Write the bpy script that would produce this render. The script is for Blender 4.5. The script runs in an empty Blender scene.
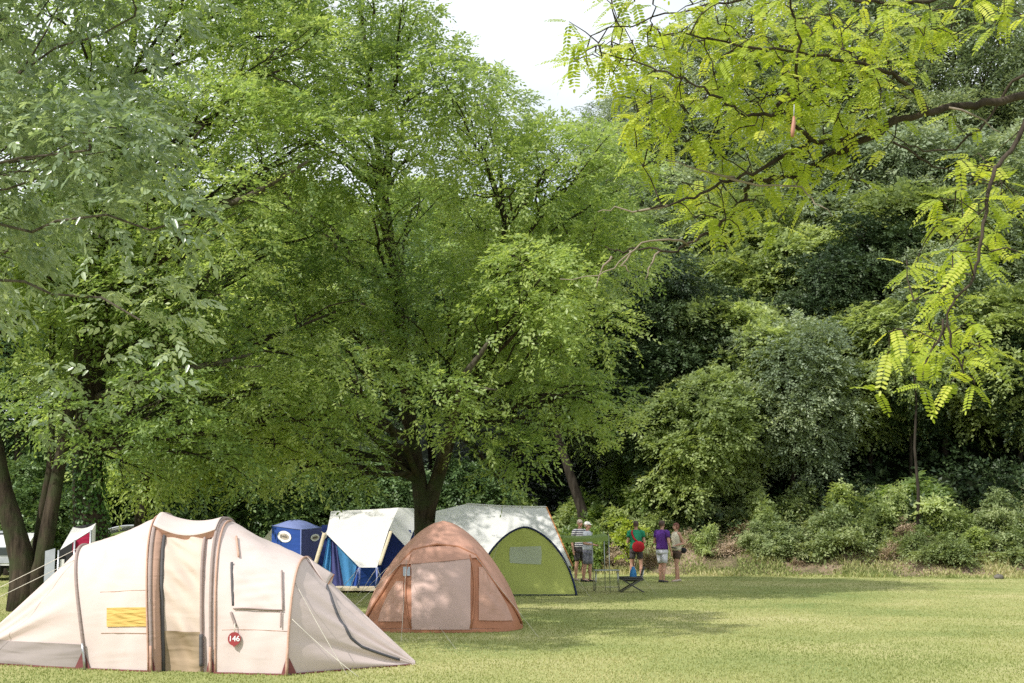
import bpy, math, random
import numpy as np
from mathutils import Vector, Matrix
R = math.radians
C = bpy.context.scene.collection
SC = bpy.context.scene
PI = math.pi

# ------------------------------------------------------------------ camera
F = 1400.0
CAMZ = 1.7
TH = math.atan((523 - 341.5) / F)
cd = bpy.data.cameras.new('camera'); cam = bpy.data.objects.new('camera', cd); C.objects.link(cam)
cam.location = (0, 0, CAMZ); cam.rotation_euler = (PI / 2 + TH, 0, 0)
cd.sensor_width = 36; cd.lens = F / 1024 * 36; cd.clip_end = 3000; cd.clip_start = .1
SC.camera = cam

def P(u, v, Y):
    """world point seen at pixel (u, v) of the survey photo, at distance Y down the field"""
    dx = (u - 512) / F; dy = (341.5 - v) / F
    wy = math.cos(TH) - dy * math.sin(TH); wz = math.sin(TH) + dy * math.cos(TH)
    s = Y / wy
    return Vector((dx * s, Y, CAMZ + wz * s))
def G(u, v):
    dx = (u - 512) / F; dy = (341.5 - v) / F
    wy = math.cos(TH) - dy * math.sin(TH); wz = math.sin(TH) + dy * math.cos(TH)
    s = -CAMZ / wz
    return Vector((dx * s, wy * s, 0))
def proj(p):
    y = p[1]; z = p[2] - CAMZ
    d = y * math.cos(TH) + z * math.sin(TH); h = -y * math.sin(TH) + z * math.cos(TH)
    return (512 + F * p[0] / d, 341.5 - F * h / d)

# ------------------------------------------------------------------ render / light
SC.view_settings.view_transform = 'Standard'
SC.view_settings.look = 'None'
SC.view_settings.exposure = 0; SC.view_settings.gamma = 1
SC.render.engine = 'CYCLES'
cy = SC.cycles
cy.max_bounces = 9; cy.diffuse_bounces = 6; cy.glossy_bounces = 2; cy.transmission_bounces = 6; cy.transparent_max_bounces = 4
cy.use_denoising = False
cy.caustics_reflective = False; cy.caustics_refractive = False
cy.sample_clamp_indirect = 6
TS = Vector((-.76 * math.cos(R(43)), -.65 * math.cos(R(43)), math.sin(R(43)))).normalized()
sd = bpy.data.lights.new('sun', 'SUN'); sun = bpy.data.objects.new('sun', sd); C.objects.link(sun)
sd.energy = 5.0; sd.angle = R(.53); sd.color = (1, .96, .90)
sun.rotation_euler = (-TS).to_track_quat('-Z', 'Y').to_euler(); sun.location = (-30, -20, 40)
W = bpy.data.worlds.new("World"); SC.world = W; W.use_nodes = True
wn = W.node_tree; bg = wn.nodes['Background']
sky = wn.nodes.new('ShaderNodeTexSky'); sky.sky_type = 'NISHITA'; sky.sun_disc = False
sky.sun_elevation = R(43); sky.sun_rotation = math.atan2(TS.x, TS.y); sky.dust_density = 3.0; sky.air_density = 1.0
tc = wn.nodes.new('ShaderNodeTexCoord')
cn = wn.nodes.new('ShaderNodeTexNoise'); cn.inputs['Scale'].default_value = 2.2; cn.inputs['Detail'].default_value = 7
cr = wn.nodes.new('ShaderNodeValToRGB')
cr.color_ramp.elements[0].color = (.35, .35, .35, 1); cr.color_ramp.elements[0].position = .25; cr.color_ramp.elements[1].position = .55
cm = wn.nodes.new('ShaderNodeMix'); cm.data_type = 'RGBA'
cm.inputs['B'].default_value = (7.9, 8.4, 8.8, 1)
wn.links.new(tc.outputs['Generated'], cn.inputs['Vector'])
wn.links.new(cn.outputs['Fac'], cr.inputs['Fac'])
wn.links.new(cr.outputs['Color'], cm.inputs['Factor'])
wn.links.new(sky.outputs['Color'], cm.inputs['A'])
wn.links.new(cm.outputs['Result'], bg.inputs['Color'])
bg.inputs['Strength'].default_value = .15

# ------------------------------------------------------------------ materials
def new_mat(name):
    m = bpy.data.materials.new(name); m.use_nodes = True
    nt = m.node_tree; b = nt.nodes['Principled BSDF']; out = nt.nodes['Material Output']
    return m, nt, b, out
def ramp(nt, fac, stops):
    r = nt.nodes.new('ShaderNodeValToRGB')
    e = r.color_ramp.elements
    while len(e) < len(stops): e.new(.5)
    for k, (p, c) in enumerate(stops):
        e[k].position = p; e[k].color = (c[0], c[1], c[2], 1)
    nt.links.new(fac, r.inputs['Fac'])
    return r.outputs['Color']
def noise(nt, scale, detail=4, coord='Object', stretch=None, rough=.5, rot=None, dist=0):
    t = nt.nodes.new('ShaderNodeTexCoord'); n = nt.nodes.new('ShaderNodeTexNoise')
    n.inputs['Scale'].default_value = scale; n.inputs['Detail'].default_value = detail; n.inputs['Roughness'].default_value = rough
    n.inputs['Distortion'].default_value = dist
    src = t.outputs[coord]
    if stretch or rot:
        mp = nt.nodes.new('ShaderNodeMapping'); mp.inputs['Scale'].default_value = stretch or (1, 1, 1)
        if rot: mp.inputs['Rotation'].default_value = rot
        nt.links.new(src, mp.inputs['Vector']); src = mp.outputs['Vector']
    nt.links.new(src, n.inputs['Vector'])
    return n.outputs['Fac']
def bump(nt, b, h, strength=.3, dist=.02):
    n = nt.nodes.new('ShaderNodeBump'); n.inputs['Strength'].default_value = strength; n.inputs['Distance'].default_value = dist
    nt.links.new(h, n.inputs['Height']); nt.links.new(n.outputs['Normal'], b.inputs['Normal'])
    return n
def mixcol(nt, f, a, b_, mode='MIX'):
    m = nt.nodes.new('ShaderNodeMix'); m.data_type = 'RGBA'; m.blend_type = mode
    for sock, val in (('Factor', f), ('A', a), ('B', b_)):
        if isinstance(val, (int, float)): m.inputs[sock].default_value = val
        elif isinstance(val, tuple): m.inputs[sock].default_value = (*val[:3], 1)
        else: nt.links.new(val, m.inputs[sock])
    return m.outputs['Result']
def mul(c, k): return tuple(min(1, x * k) for x in c)

def plain(name, col, rough=.55, var=.18, scale=6, metallic=0, bmp=.15):
    m, nt, b, o = new_mat(name)
    n = noise(nt, scale, 5)
    nt.links.new(ramp(nt, n, [(.3, mul(col, 1 - var)), (.7, mul(col, 1 + var))]), b.inputs['Base Color'])
    b.inputs['Roughness'].default_value = rough; b.inputs['Metallic'].default_value = metallic
    if bmp: bump(nt, b, noise(nt, scale * 8, 4), bmp, .01)
    return m
def cloth(name, col, trans=.18, var=.10, fold=(1.2, 1, 5), fstr=.5, rough=.8, tcol=None, stain=None, fdist=.03, fscale=2.2):
    m, nt, b, o = new_mat(name)
    n = noise(nt, 2.2, 5)
    c = ramp(nt, n, [(.3, mul(col, 1 - var)), (.7, mul(col, 1 + var * .6))])
    fine = noise(nt, 900, 1)
    c = mixcol(nt, .10, c, fine, 'MULTIPLY')
    if stain:
        sn = noise(nt, 5, 6); 
        sr = ramp(nt, sn, [(.56, (0, 0, 0)), (.75, (1, 1, 1))])
        c = mixcol(nt, sr, c, mixcol(nt, .35, c, stain))
    nt.links.new(c, b.inputs['Base Color'])
    b.inputs['Roughness'].default_value = rough; b.inputs['Specular IOR Level'].default_value = .25
    f = noise(nt, fscale, 1.5, stretch=fold, rot=(0, .35, .2), dist=.6)
    bump(nt, b, f, fstr, fdist)
    if trans:
        tr = nt.nodes.new('ShaderNodeBsdfTranslucent')
        if tcol: tr.inputs['Color'].default_value = (*tcol, 1)
        else: nt.links.new(c, tr.inputs['Color'])
        mx = nt.nodes.new('ShaderNodeMixShader'); mx.inputs[0].default_value = trans
        nt.links.new(b.outputs[0], mx.inputs[1]); nt.links.new(tr.outputs[0], mx.inputs[2]); nt.links.new(mx.outputs[0], o.inputs['Surface'])
    return m
def leafmat(name, dark, mid, light, trans=.35, gloss=.45, rough=.42, tgain=1.5):
    m, nt, b, o = new_mat(name)
    a = nt.nodes.new('ShaderNodeAttribute'); a.attribute_name = 'tint'
    c = ramp(nt, a.outputs['Fac'], [(0, dark), (.5, mid), (1, light)])
    nt.links.new(c, b.inputs['Base Color'])
    b.inputs['Roughness'].default_value = rough; b.inputs['Specular IOR Level'].default_value = gloss
    tr = nt.nodes.new('ShaderNodeBsdfTranslucent')
    tc_ = mixcol(nt, 1.0, c, (tgain * 1.12, tgain * 1.1, tgain * .6), 'MULTIPLY')
    nt.links.new(tc_, tr.inputs['Color'])
    mx = nt.nodes.new('ShaderNodeMixShader'); mx.inputs[0].default_value = trans
    nt.links.new(b.outputs[0], mx.inputs[1]); nt.links.new(tr.outputs[0], mx.inputs[2]); nt.links.new(mx.outputs[0], o.inputs['Surface'])
    return m
def barkmat(name, dark, light, moss=None):
    m, nt, b, o = new_mat(name)
    n = noise(nt, 9, 6, stretch=(1, 1, .18), rough=.65)
    c = ramp(nt, n, [(.35, dark), (.65, light)])
    if moss:
        s = ramp(nt, noise(nt, 2.2, 4), [(.45, (0, 0, 0)), (.65, (1, 1, 1))])
        c = mixcol(nt, s, c, moss)
    nt.links.new(c, b.inputs['Base Color']); b.inputs['Roughness'].default_value = .95; b.inputs['Specular IOR Level'].default_value = .12
    bump(nt, b, n, .9, .05)
    return m

M = {}
M['leaf_glossy'] = leafmat('leaf_glossy', (.115, .170, .100), (.225, .300, .175), (.42, .50, .34), .42, 1.0, .30, 1.3)
M['leaf_walnut'] = leafmat('leaf_walnut', (.150, .220, .076), (.270, .358, .120), (.43, .50, .20), .50, .5, .42, 1.5)
M['leaf_mid'] = leafmat('leaf_mid', (.130, .200, .070), (.240, .332, .114), (.39, .46, .18), .50, .5, .42, 1.5)
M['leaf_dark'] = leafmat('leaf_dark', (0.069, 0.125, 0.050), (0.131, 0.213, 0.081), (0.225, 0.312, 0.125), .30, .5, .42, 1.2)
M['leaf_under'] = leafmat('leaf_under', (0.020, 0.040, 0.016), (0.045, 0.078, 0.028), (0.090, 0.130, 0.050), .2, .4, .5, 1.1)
M['leaf_hazel'] = leafmat('leaf_hazel', (0.185, 0.241, 0.095), (0.325, 0.398, 0.157), (0.482, 0.549, 0.246), 0.46, .4, .45, 1.3)
M['leaf_grey'] = leafmat('leaf_grey', (0.161, 0.213, 0.127), (0.270, 0.339, 0.201), (0.425, 0.483, 0.310), 0.40, .5, .45, 1.1)
M['leaf_lime'] = leafmat('leaf_lime', (.19, .26, .032), (.34, .42, .055), (.55, .57, .11), .5, .35, .45, 1.3)
M['leaf_shrub'] = leafmat('leaf_shrub', (0.132, 0.182, 0.072), (0.242, 0.303, 0.127), (0.396, 0.440, 0.220), 0.40, .4, .5, 1.25)
M['leaf_dry'] = leafmat('leaf_dry', (0.200, 0.160, 0.090), (0.360, 0.270, 0.180), (0.520, 0.400, 0.300), .2, .2, .7, 1.1)
M['leaf_ivy'] = leafmat('leaf_ivy', (0.040, 0.100, 0.030), (0.080, 0.180, 0.040), (0.160, 0.280, 0.060), .25, .5, .4, 1.4)
M['bark_grey'] = barkmat('bark_grey', (.05, .042, .033), (.15, .13, .10))
M['bark_pale'] = barkmat('bark_pale', (.12, .10, .08), (.30, .26, .20))
M['bark_brown'] = barkmat('bark_brown', (.022, .017, .012), (.075, .058, .042), (.04, .05, .022))
M['bark_dark'] = barkmat('bark_dark', (.02, .016, .012), (.06, .05, .04))
M['bark_robinia'] = barkmat('bark_robinia', (.026, .02, .015), (.075, .06, .045))
M['twig_bare'] = plain('twig_bare', (.22, .18, .14), .85)

def grassmat():
    m, nt, b, o = new_mat('lawn')
    big = noise(nt, .22, 6, rough=.6)
    c = ramp(nt, big, [(.32, (.18, .23, .075)), (.5, (.305, .318, .122)), (.68, (.45, .41, .21))])
    fine = noise(nt, 26, 6, stretch=(1, .55, 1), rough=.75)
    c2 = ramp(nt, fine, [(.3, (.75, .78, .72)), (.5, (1, 1, 1)), (.72, (1.22, 1.2, 1.16))])
    c = mixcol(nt, .8, c, c2, 'MULTIPLY')
    st = ramp(nt, noise(nt, 1.3, 6, rough=.7), [(.56, (0, 0, 0)), (.74, (.75, .75, .75))])
    c = mixcol(nt, st, c, (.40, .36, .17))
    nt.links.new(c, b.inputs['Base Color']); b.inputs['Roughness'].default_value = .9; b.inputs['Specular IOR Level'].default_value = .15
    bump(nt, b, fine, .5, .03)
    return m
def hillmat():
    m, nt, b, o = new_mat('hill_soil')
    n = noise(nt, .55, 7, rough=.65)
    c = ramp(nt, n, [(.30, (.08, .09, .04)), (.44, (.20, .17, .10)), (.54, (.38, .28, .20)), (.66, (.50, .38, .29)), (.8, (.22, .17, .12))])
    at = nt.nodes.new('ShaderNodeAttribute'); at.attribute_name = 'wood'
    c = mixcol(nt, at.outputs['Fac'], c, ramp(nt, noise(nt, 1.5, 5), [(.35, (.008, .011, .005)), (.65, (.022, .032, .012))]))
    f = noise(nt, 14, 6, rough=.7)
    c = mixcol(nt, .8, c, ramp(nt, f, [(.3, (.5, .5, .5)), (.7, (1.3, 1.3, 1.3))]), 'MULTIPLY')
    nt.links.new(c, b.inputs['Base Color']); b.inputs['Roughness'].default_value = .95; b.inputs['Specular IOR Level'].default_value = .08
    bump(nt, b, f, 1, .12)
    return m
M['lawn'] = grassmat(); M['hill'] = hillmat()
def tintmat(name, a, b2, c2, rough=.7):
    m = leafmat(name, a, b2, c2, .25, .25, rough, 1.3); return m
M['blade'] = tintmat('grass_blade', (.195, .24, .078), (.315, .335, .13), (.52, .47, .26))
CREAM = (.69, .58, .545)
M['cream'] = cloth('cream_canvas', CREAM, .12, .05, (.7, 1, 2.4), .22, stain=(.55, .42, .36), fdist=.05)
M['creamfold'] = cloth('cream_canvas_folded', (.675, .56, .525), .12, .05, (.5, 1, 3.2), .25, fdist=.05, fscale=1.6)
M['tan'] = cloth('tan_door', (.66, .54, .46), .10, .06, (.5, 1, 3.0), .3, fdist=.05, fscale=2)
M['tanlow'] = cloth('tan_mud_panel', (.38, .285, .19), .08, .12, (.4, 1, 2.6), .5, fdist=.06, fscale=3)
M['greyflap'] = cloth('grey_mud_flap', (.31, .27, .255), .05, .10, (.3, 1, 4), .5, fdist=.05)
M['sleeve'] = cloth('brown_sleeve', (.33, .26, .24), 0, .12)
M['sleevedark'] = cloth('dark_sleeve', (.10, .095, .10), 0, .15)
M['pink_edge'] = cloth('pink_edging', (.52, .33, .25), 0)
M['wine'] = cloth('wine_hem', (.21, .07, .07), 0, .2)
M['yellow'] = cloth('yellow_window', (.72, .50, .16), .25, .10, (1, 1, 5), .9, fscale=5)
M['zip'] = cloth('dark_zip', (.09, .09, .10), 0)
M['rope'] = plain('rope', (.62, .58, .5), .8)
M['tagred'] = plain('tag_red', (.30, .035, .035), .35, .1)
M['white'] = plain('white_paint', (.8, .8, .8), .45, .04)
M['brown_roof'] = cloth('brown_roof_nylon', (.61, .34, .25), .18, .07, (.9, 1, 1.4), .35, .5)
M['brown_side'] = cloth('orange_brown_nylon', (.51, .225, .125), .22, .12, (1, 1, 2), .6, .45, fscale=3)
M['brown_mesh'] = cloth('pink_brown_window', (.60, .36, .27), .2, .12, (1, 1, 3), .5, .35, fscale=4)
M['door_beige'] = cloth('greige_door', (.63, .45, .39), .18, .05, (1, 1, 1), .35, .6)
M['green'] = cloth('lime_nylon', (.56, .61, .17), .25, .08, (1, 1, 1), .3, .5)
M['greenwin'] = cloth('green_window', (.55, .60, .44), .2, .08, (1, 1, 3), .5, .4)
M['navy'] = cloth('navy_nylon', (.018, .028, .085), 0, .2)
M['awning_green'] = cloth('awning_green', (.29, .39, .12), .25)
M['whitecanvas'] = cloth('white_canvas', (.84, .82, .79), .22, .04, (.8, 1, 1.2), .15, fdist=.05)
M['greycanvas'] = cloth('grey_canvas', (.85, .845, .82), .28, .06, (.8, 1, 1.5), .4)
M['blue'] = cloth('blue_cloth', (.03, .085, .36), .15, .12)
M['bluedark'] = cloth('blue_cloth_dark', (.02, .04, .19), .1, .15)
M['cyan'] = cloth('sky_blue_cloth', (.12, .42, .82), .45, .1, (3, 1, .6), .7)
M['violet'] = cloth('violet_blue_cloth', (.10, .11, .30), .2, .15, (3, 1, .6), .7)
M['beam'] = cloth('cream_valance', (.70, .60, .43), .1)
M['orange_trim'] = cloth('orange_trim', (.62, .27, .10), 0)
M['lightblue'] = cloth('pale_blue_roof', (.25, .31, .62), .15, .1)
M['logo_grey'] = plain('logo_centre', (.42, .36, .30), .5)
M['dark'] = plain('dark_interior', (.015, .015, .016), .8)
M['caravan'] = plain('caravan_white', (.66, .66, .66), .4, .06)
M['caravan_grey'] = plain('caravan_grey', (.36, .38, .42), .4, .1)
M['glass'] = plain('window_glass', (.04, .05, .06), .08, .1, bmp=0)
M['crimson'] = cloth('crimson_cloth', (.42, .02, .07), .2)
M['steel'] = plain('steel_tube', (.45, .46, .48), .3, .1, metallic=.8)
M['stone'] = plain('stone', (.11, .10, .085), .9, .35, 3, bmp=.6)

# ------------------------------------------------------------------ mesh helpers
def root_loc(o):
    while o.parent: o = o.parent
    return o.location.copy()
class MB:
    def __init__(s): s.v = []; s.f = []
    def add(s, V, Fs):
        n = len(s.v); s.v += [tuple(p) for p in V]; s.f += [tuple(i + n for i in f) for f in Fs]; return s
    def quad(s, *p): return s.add(p, [tuple(range(len(p)))])
    def box(s, c, d, rot=None):
        V = []
        for i in (-1, 1):
            for j in (-1, 1):
                for k in (-1, 1):
                    q = Vector((i * d[0] / 2, j * d[1] / 2, k * d[2] / 2))
                    if rot: q = rot @ q
                    V.append(q + Vector(c))
        return s.add(V, [(0, 1, 3, 2), (4, 6, 7, 5), (0, 4, 5, 1), (2, 3, 7, 6), (0, 2, 6, 4), (1, 5, 7, 3)])
    def tube(s, pts, rad, n=8, cap=True, wob=0, rng=None):
        pts = [Vector(p) for p in pts]
        if not hasattr(rad, '__len__'): rad = [rad] * len(pts)
        up = None; V = []; L = len(pts)
        for i, p in enumerate(pts):
            t = (pts[min(i + 1, L - 1)] - pts[max(i - 1, 0)])
            if t.length < 1e-9: t = Vector((0, 0, 1))
            t.normalize()
            if up is None:
                up = Vector((1, 0, 0)) if abs(t.x) < .8 else Vector((0, 1, 0))
            a = (up - t * up.dot(t)).normalized(); up = a; b = t.cross(a)
            for k in range(n):
                an = 2 * PI * k / n
                r = rad[i] * (1 + (rng.uniform(-wob, wob) if wob else 0))
                V.append(p + a * (math.cos(an) * r) + b * (math.sin(an) * r))
        Fs = []
        for i in range(L - 1):
            for k in range(n):
                k2 = (k + 1) % n
                Fs.append((i * n + k, i * n + k2, (i + 1) * n + k2, (i + 1) * n + k))
        if cap: Fs.append(tuple(range(n - 1, -1, -1))); Fs.append(tuple((L - 1) * n + k for k in range(n)))
        return s.add(V, Fs)
    def grid(s, fn, na, nb):
        V = [fn(i / na, j / nb) for i in range(na + 1) for j in range(nb + 1)]
        Fs = [(i * (nb + 1) + j, (i + 1) * (nb + 1) + j, (i + 1) * (nb + 1) + j + 1, i * (nb + 1) + j + 1) for i in range(na) for j in range(nb)]
        return s.add(V, Fs)
    def ellipsoid(s, c, r, nu=16, nv=10, rot=None):
        V = []
        for j in range(nv + 1):
            ph = PI * j / nv
            for i in range(nu):
                a = 2 * PI * i / nu
                q = Vector((r[0] * math.sin(ph) * math.cos(a), r[1] * math.sin(ph) * math.sin(a), r[2] * math.cos(ph)))
                if rot: q = rot @ q
                V.append(q + Vector(c))
        Fs = [(j * nu + i, (j + 1) * nu + i, (j + 1) * nu + (i + 1) % nu, j * nu + (i + 1) % nu) for j in range(nv) for i in range(nu)]
        return s.add(V, Fs)
    def loft(s, rings, cap=True):
        n = len(rings[0]); V = [p for r in rings for p in r]
        Fs = [(i * n + k, i * n + (k + 1) % n, (i + 1) * n + (k + 1) % n, (i + 1) * n + k) for i in range(len(rings) - 1) for k in range(n)]
        if cap: Fs.append(tuple(range(n - 1, -1, -1))); Fs.append(tuple((len(rings) - 1) * n + k for k in range(n)))
        return s.add(V, Fs)
    def build(s, name, mat, parent=None, smooth=True, thick=0):
        me = bpy.data.meshes.new(name)
        V = s.v
        if parent is not None:
            L = root_loc(parent); V = [(p[0] - L.x, p[1] - L.y, p[2] - L.z) for p in V]
        me.from_pydata(V, [], s.f); me.update()
        if smooth: me.polygons.foreach_set('use_smooth', [True] * len(me.polygons))
        me.materials.append(M[mat] if isinstance(mat, str) else mat)
        o = bpy.data.objects.new(name, me); C.objects.link(o)
        if parent is not None: o.parent = parent
        if thick:
            md = o.modifiers.new('thick', 'SOLIDIFY'); md.thickness = thick; md.offset = 0
        return o
def tag(o, label=None, cat=None, group=None, kind=None):
    if label: o['label'] = label
    if cat: o['category'] = cat
    if group: o['group'] = group
    if kind: o['kind'] = kind
    return o
def thing(name, label, cat, loc=(0, 0, 0), group=None):
    o = bpy.data.objects.new(name, None); C.objects.link(o); o.location = loc; o.empty_display_size = .3
    return tag(o, label, cat, group)
def copy_thing(root, loc, rz=0, sc=1, label=None, group=None):
    r = root.copy(); C.objects.link(r); r.location = loc; r.rotation_euler = (0, 0, rz)
    r.scale = (sc, sc, sc) if not hasattr(sc, '__len__') else sc
    if label: r['label'] = label
    if group: r['group'] = group
    for ch in list(root.children):
        c = ch.copy(); C.objects.link(c); c.parent = r
        for g in list(ch.children):
            d = g.copy(); C.objects.link(d); d.parent = c
    return r
def np_mesh(name, V, quads, mat, tint=None, parent=None, smooth=False):
    """fast mesh from a (n,3) vertex array and a (m,k) face array"""
    me = bpy.data.meshes.new(name)
    if parent is not None:
        L = root_loc(parent); V = V - np.array([L.x, L.y, L.z])
    m, k = quads.shape
    me.vertices.add(len(V)); me.vertices.foreach_set('co', V.astype(np.float32).ravel())
    me.loops.add(m * k); me.loops.foreach_set('vertex_index', quads.astype(np.int32).ravel())
    me.polygons.add(m); me.polygons.foreach_set('loop_start', np.arange(0, m * k, k, dtype=np.int32))
    try: me.polygons.foreach_set('loop_total', np.full(m, k, dtype=np.int32))
    except Exception: pass
    if smooth: me.polygons.foreach_set('use_smooth', np.ones(m, dtype=bool))
    if tint is not None:
        at = me.attributes.new('tint', 'FLOAT', 'FACE'); at.data.foreach_set('value', tint.astype(np.float32))
    me.update(calc_edges=True); me.validate()
    me.materials.append(M[mat])
    o = bpy.data.objects.new(name, me); C.objects.link(o)
    if parent is not None: o.parent = parent
    return o
def nrm(a): return a / np.maximum(np.linalg.norm(a, axis=-1, keepdims=True), 1e-9)

# ------------------------------------------------------------------ foliage
def leaf_template(kind):
    if kind == 'quad':      # folded diamond of two triangles
        v = np.array([[0, 0, 0], [.5, .5, .10], [1, 0, 0], [.5, -.5, .10]])
        f = np.array([[0, 3, 2], [0, 2, 1]])
    elif kind == 'leaf':    # pointed leaf, two quads folded on the midrib, tip curled down
        v = np.array([[0, 0, 0], [.28, .46, .10], [.68, .36, .05], [1, 0, -.14], [.68, -.36, .05], [.28, -.46, .10]])
        f = np.array([[0, 5, 4, 3], [0, 3, 2, 1]])
    else:                   # oval leaflet
        v = np.array([[0, 0, 0], [.22, .46, .05], [.78, .44, .05], [1, 0, -.03], [.78, -.44, .05], [.22, -.46, .05]])
        f = np.array([[0, 5, 4, 3], [0, 3, 2, 1]])
    return v, f
def place_leaves(rng, pos, d, n, l, w, kind, tint):
    d = nrm(d); s = nrm(np.cross(n, d)); n = np.cross(d, s)
    tv, tf = leaf_template(kind)
    N = len(pos); nv = len(tv)
    l = np.broadcast_to(l, (N,)); w = np.broadcast_to(w, (N,))
    V = (pos[:, None, :] + d[:, None, :] * (tv[None, :, 0:1] * l[:, None, None]) + s[:, None, :] * (tv[None, :, 1:2] * w[:, None, None])
         + n[:, None, :] * (tv[None, :, 2:3] * w[:, None, None]))
    Fq = (tf[None] + (np.arange(N) * nv)[:, None, None]).reshape(-1, tf.shape[1])
    return V.reshape(-1, 3), Fq, np.repeat(tint, len(tf))
def sprays(rng, pos, axis, normal, K, L, l, w, kind, tint, droop=.35, alpha=62, jit=.35, leafdroop=.25):
    n = len(pos)
    axis = nrm(axis); side = nrm(np.cross(normal, axis)); nn = np.cross(axis, side)
    t = (np.arange(K) + 1) / K
    Ls = L * rng.uniform(.7, 1.25, (n, 1, 1))
    p = pos[:, None, :] + axis[:, None, :] * Ls * t[None, :, None]
    p[:, :, 2] -= droop * (Ls[:, :, 0] * t[None] ** 2)
    sg = np.where(np.arange(K) % 2 == 0, 1., -1.)
    al = np.radians(alpha) * (1 - .35 * t) ; al[-1] = .05
    d = axis[:, None, :] * np.cos(al)[None, :, None] + side[:, None, :] * (np.sin(al) * sg)[None, :, None]
    d = d + rng.normal(0, jit * .6, d.shape); d[:, :, 2] -= leafdroop
    nl = nn[:, None, :] + rng.normal(0, jit, d.shape)
    tt = np.clip(tint[:, None] + rng.normal(0, .16, (n, K)), 0, 1)
    ll = l * rng.uniform(.7, 1.2, (n, K))
    return place_leaves(rng, p.reshape(-1, 3), d.reshape(-1, 3), nl.reshape(-1, 3), ll.ravel(), (w / l) * ll.ravel(), kind, tt.ravel())
def lobe_crown(rng, c, r, n, lr, lean=(0, 0), zmin=None, shell=(.45, .88), flat=.75):
    """clump lobes spread through an ellipsoid crown"""
    out = []
    k = 0
    while len(out) < n and k < n * 40:
        k += 1
        z = 1 - 2 * ((len(out) + .5) / n); z = max(-.95, min(.98, z + rng.uniform(-.12, .12)))
        a = len(out) * 2.39996 + rng.uniform(-.5, .5)
        q = math.sqrt(1 - z * z); rr = rng.uniform(*shell)
        p = np.array([c[0] + r[0] * rr * q * math.cos(a), c[1] + r[1] * rr * q * math.sin(a), c[2] + r[2] * rr * z])
        hh = max(0, p[2] - c[2]); p[0] += lean[0] * hh; p[1] += lean[1] * hh
        s = rng.uniform(*lr)
        if zmin is not None and p[2] - s * flat < zmin: p[2] = zmin + s * flat + rng.uniform(0, .6)
        out.append((p, np.array([s, s, s * flat])))
    return out
def lobe_points(rng, lobes, n, inner=.5):
    w = np.array([l[1][0] ** 2 for l in lobes]); w /= w.sum()
    idx = rng.choice(len(lobes), n, p=w)
    cc = np.array([l[0] for l in lobes])[idx]; rr = np.array([l[1] for l in lobes])[idx]
    d = nrm(rng.normal(0, 1, (n, 3)))
    flip = (d[:, 2] < -.25) & (rng.random(n) < .6); d[flip, 2] *= -1
    ph = idx * 1.7
    lump = 1 + .16 * np.sin(5 * d[:, 0] + ph) * np.cos(4 * d[:, 2] + ph) + .10 * np.sin(9 * d[:, 1] + 2 * ph)
    rad = (inner + (1 - inner) * rng.random(n) ** .6) * lump
    pos = cc + rr * d * rad[:, None]
    return pos, nrm(d / rr), idx
GAPS = [(V_, r_, p_) for V_, r_, p_ in (
    ((-3.3, 35.4, 1.6), 2.0, .99), ((-3.9, 35.0, 1.2), 1.3, .97), ((.4, 37.5, 1.7), 1.3, .95), ((-.9, 37.5, 1.7), 1.2, .93), ((.5, 32.3, .8), .6, .8), ((0, 32.3, .4), .4, .8), ((-1.5, 22.4, .7), .35, .8), ((-1.0, 22.9, 1.5), .4, .8),
    ((4.2, 41.3, 1.1), 1.0, .8), ((2.2, 41.8, 1.2), .8, .8), ((3.4, 42, 1.1), .7, .8), ((-5.9, 39.2, 1.4), 1.1, .95), ((-3.5, 17.2, 1), 2.2, .99), ((-5.0, 17.2, .8), 1.8, .98), ((-2.2, 17.0, .6), 1.5, .95), ((-6.0, 17.5, .3), 1.0, .8),
    ((6.8, 48.5, 4), 2.6, .92), ((10, 49.5, 4), 2.4, .92), ((7.5, 50, 8), 2.4, .85), ((4.5, 50, 2.5), 1.5, .7), ((6.5, 46.8, 1.2), 1.2, .85))]
def sunlit(rng, pos):
    keep = np.ones(len(pos), bool); ts = np.array([*TS])
    for g, r, p in GAPS:
        d = pos - np.array(g); al = d @ ts
        dist = np.linalg.norm(d - al[:, None] * ts, axis=1)
        keep &= ~((dist < r * (1 + rng.normal(0, .15, len(pos)))) & (al > .4) & (rng.random(len(pos)) < p))
    return keep
def skyline(p, m=0):
    # the walnut's crown falls away to the right above this slanting edge
    u, v = proj(p)
    return u + m < 425 + max(0, v) * 1.12 + 12 * math.sin(v * .21) or v > 112
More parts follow.
